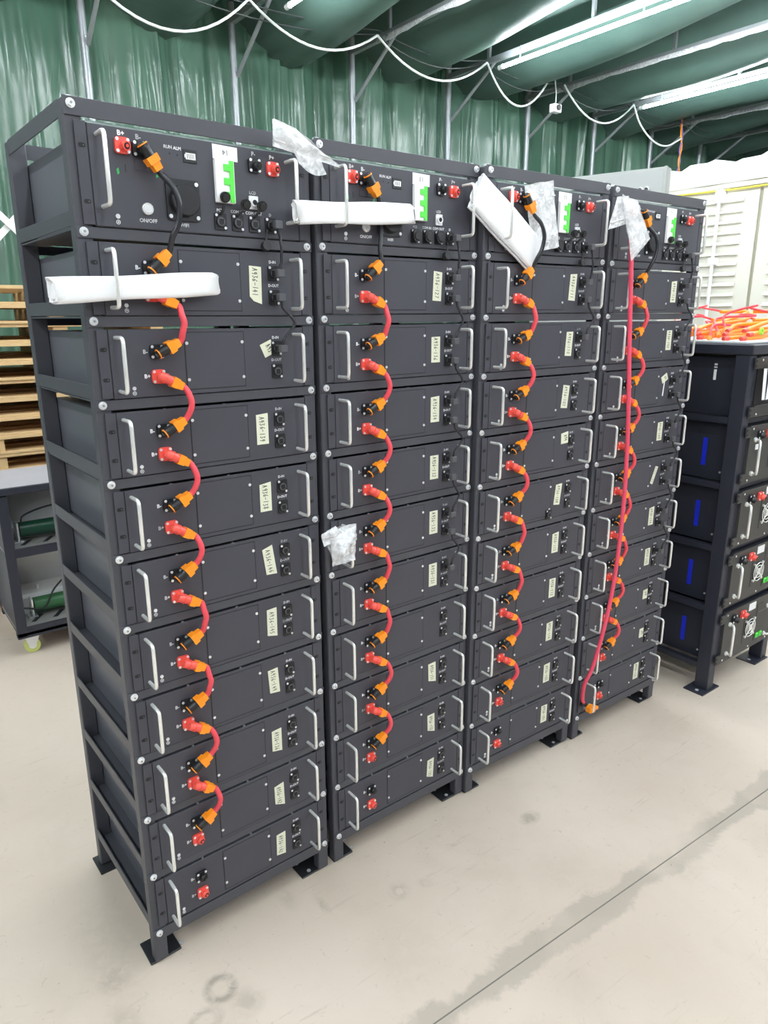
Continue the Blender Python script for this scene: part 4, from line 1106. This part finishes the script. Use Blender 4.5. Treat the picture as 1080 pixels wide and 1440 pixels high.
# ------------------------------------------------------------------ cables under the roof
NODES = [(1.25, 3.70), (2.40, 3.76), (3.56, 3.775), (4.77, 3.79), (5.60, 3.775), (5.84, 3.79), (7.04, 3.80)]
def swag(x0, z0, x1, z1, sag, n=14, y=3.75, yw=.0):
    return [(x0 + (x1 - x0) * k / n, y + yw * math.sin(k * .9), z0 + (z1 - z0) * k / n - sag * (1 - (2 * k / n - 1) ** 2)) for k in range(n + 1)]
spans = [(1.20, 3.68, 2.37, 3.77, .27, 'first'), (2.37, 3.77, 3.52, 3.77, .20, 'second'), (3.52, 3.77, 4.77, 3.80, .23, 'third'), (4.77, 3.80, 5.60, 3.77, .275, 'fourth'), (5.86, 3.80, 7.04, 3.80, .26, 'fifth')]
for x0, z0, x1, z1, sg, nm in spans:
    P = swag(x0, z0, x1, z1, sg); o = Vector(P[0])
    tag(part('hanging_cable', MB().tube([Vector(p) - o for p in P], .0095, 8), M_CABLEW, loc=o), 'white cable sagging under the roof, %s loop from the left' % nm, 'cable', 'white cable loops under the roof')
P = cat_rom([(7.04, 3.75, 3.80), (7.18, 3.74, 3.62), (7.42, 3.72, 3.48), (7.66, 3.70, 3.455), (7.92, 3.68, 3.56)], 5); o = Vector(P[0])
tag(part('hanging_cable', MB().tube([p - o for p in P], .0095, 8), M_CABLEW, loc=o), 'white cable end dangling free at the right of the loops', 'cable', 'white cable loops under the roof')
for q, (dz, sg, nm) in enumerate(((.02, .07, 'upper'), (.0, .12, 'lower'))):
    wb_ = MB()
    P = []
    xs = [TX[6] - .1, 3.56, 4.75, 5.85, 7.02, 8.1, 9.3]
    for a_, b_ in zip(xs, xs[1:]): P += swag(a_, 3.80 + dz, b_, 3.80 + dz, sg, 10, 3.78 + .03 * q)[:-1]
    o = Vector(P[0])
    tag(part('hanging_wire', MB().tube([Vector(p) - o for p in P], .0055, 6), M_WIRE, loc=o), 'thin dark wire strung along the truss ends, the %s of the two' % nm, 'wire', 'dark wires under the roof')
# small work light
t = thing('spot_lamp', 'small white work light hanging from the roof at upper right', 'lamp', (5.71, 3.72, 3.56))
part('cord', MB().tube([(0, 0, .05), (.01, .01, .14), (-.005, .02, .25)], .006, 6), M_CABLEW, t)
part('housing', MB().box(-.055, .055, -.035, .035, -.04, .035, 0, c=.006).cyl((0, -.035, 0), (0, -.05, 0), .026, 12, 1), [M_WPLAST, M_BLK], t)
t = thing('orange_wire', 'twisted orange and violet wires hanging down above the white container', 'wire', (8.08, 3.775, 3.30))
part('strand', MB().tube(cat_rom([(.02, .03, .52), (-.01, .01, .35), (.02, 0, .2), (-.02, 0, .05), (.02, 0, -.06)], 5), .010, 6), M_ORG, t)
part('strand', MB().tube(cat_rom([(-.01, .03, .52), (.03, .01, .33), (-.02, 0, .18), (.01, 0, .05), (-.03, 0, -.08)], 5), .009, 6), mat('violet_wire', (.30, .16, .42), .5), t, label='violet strand')
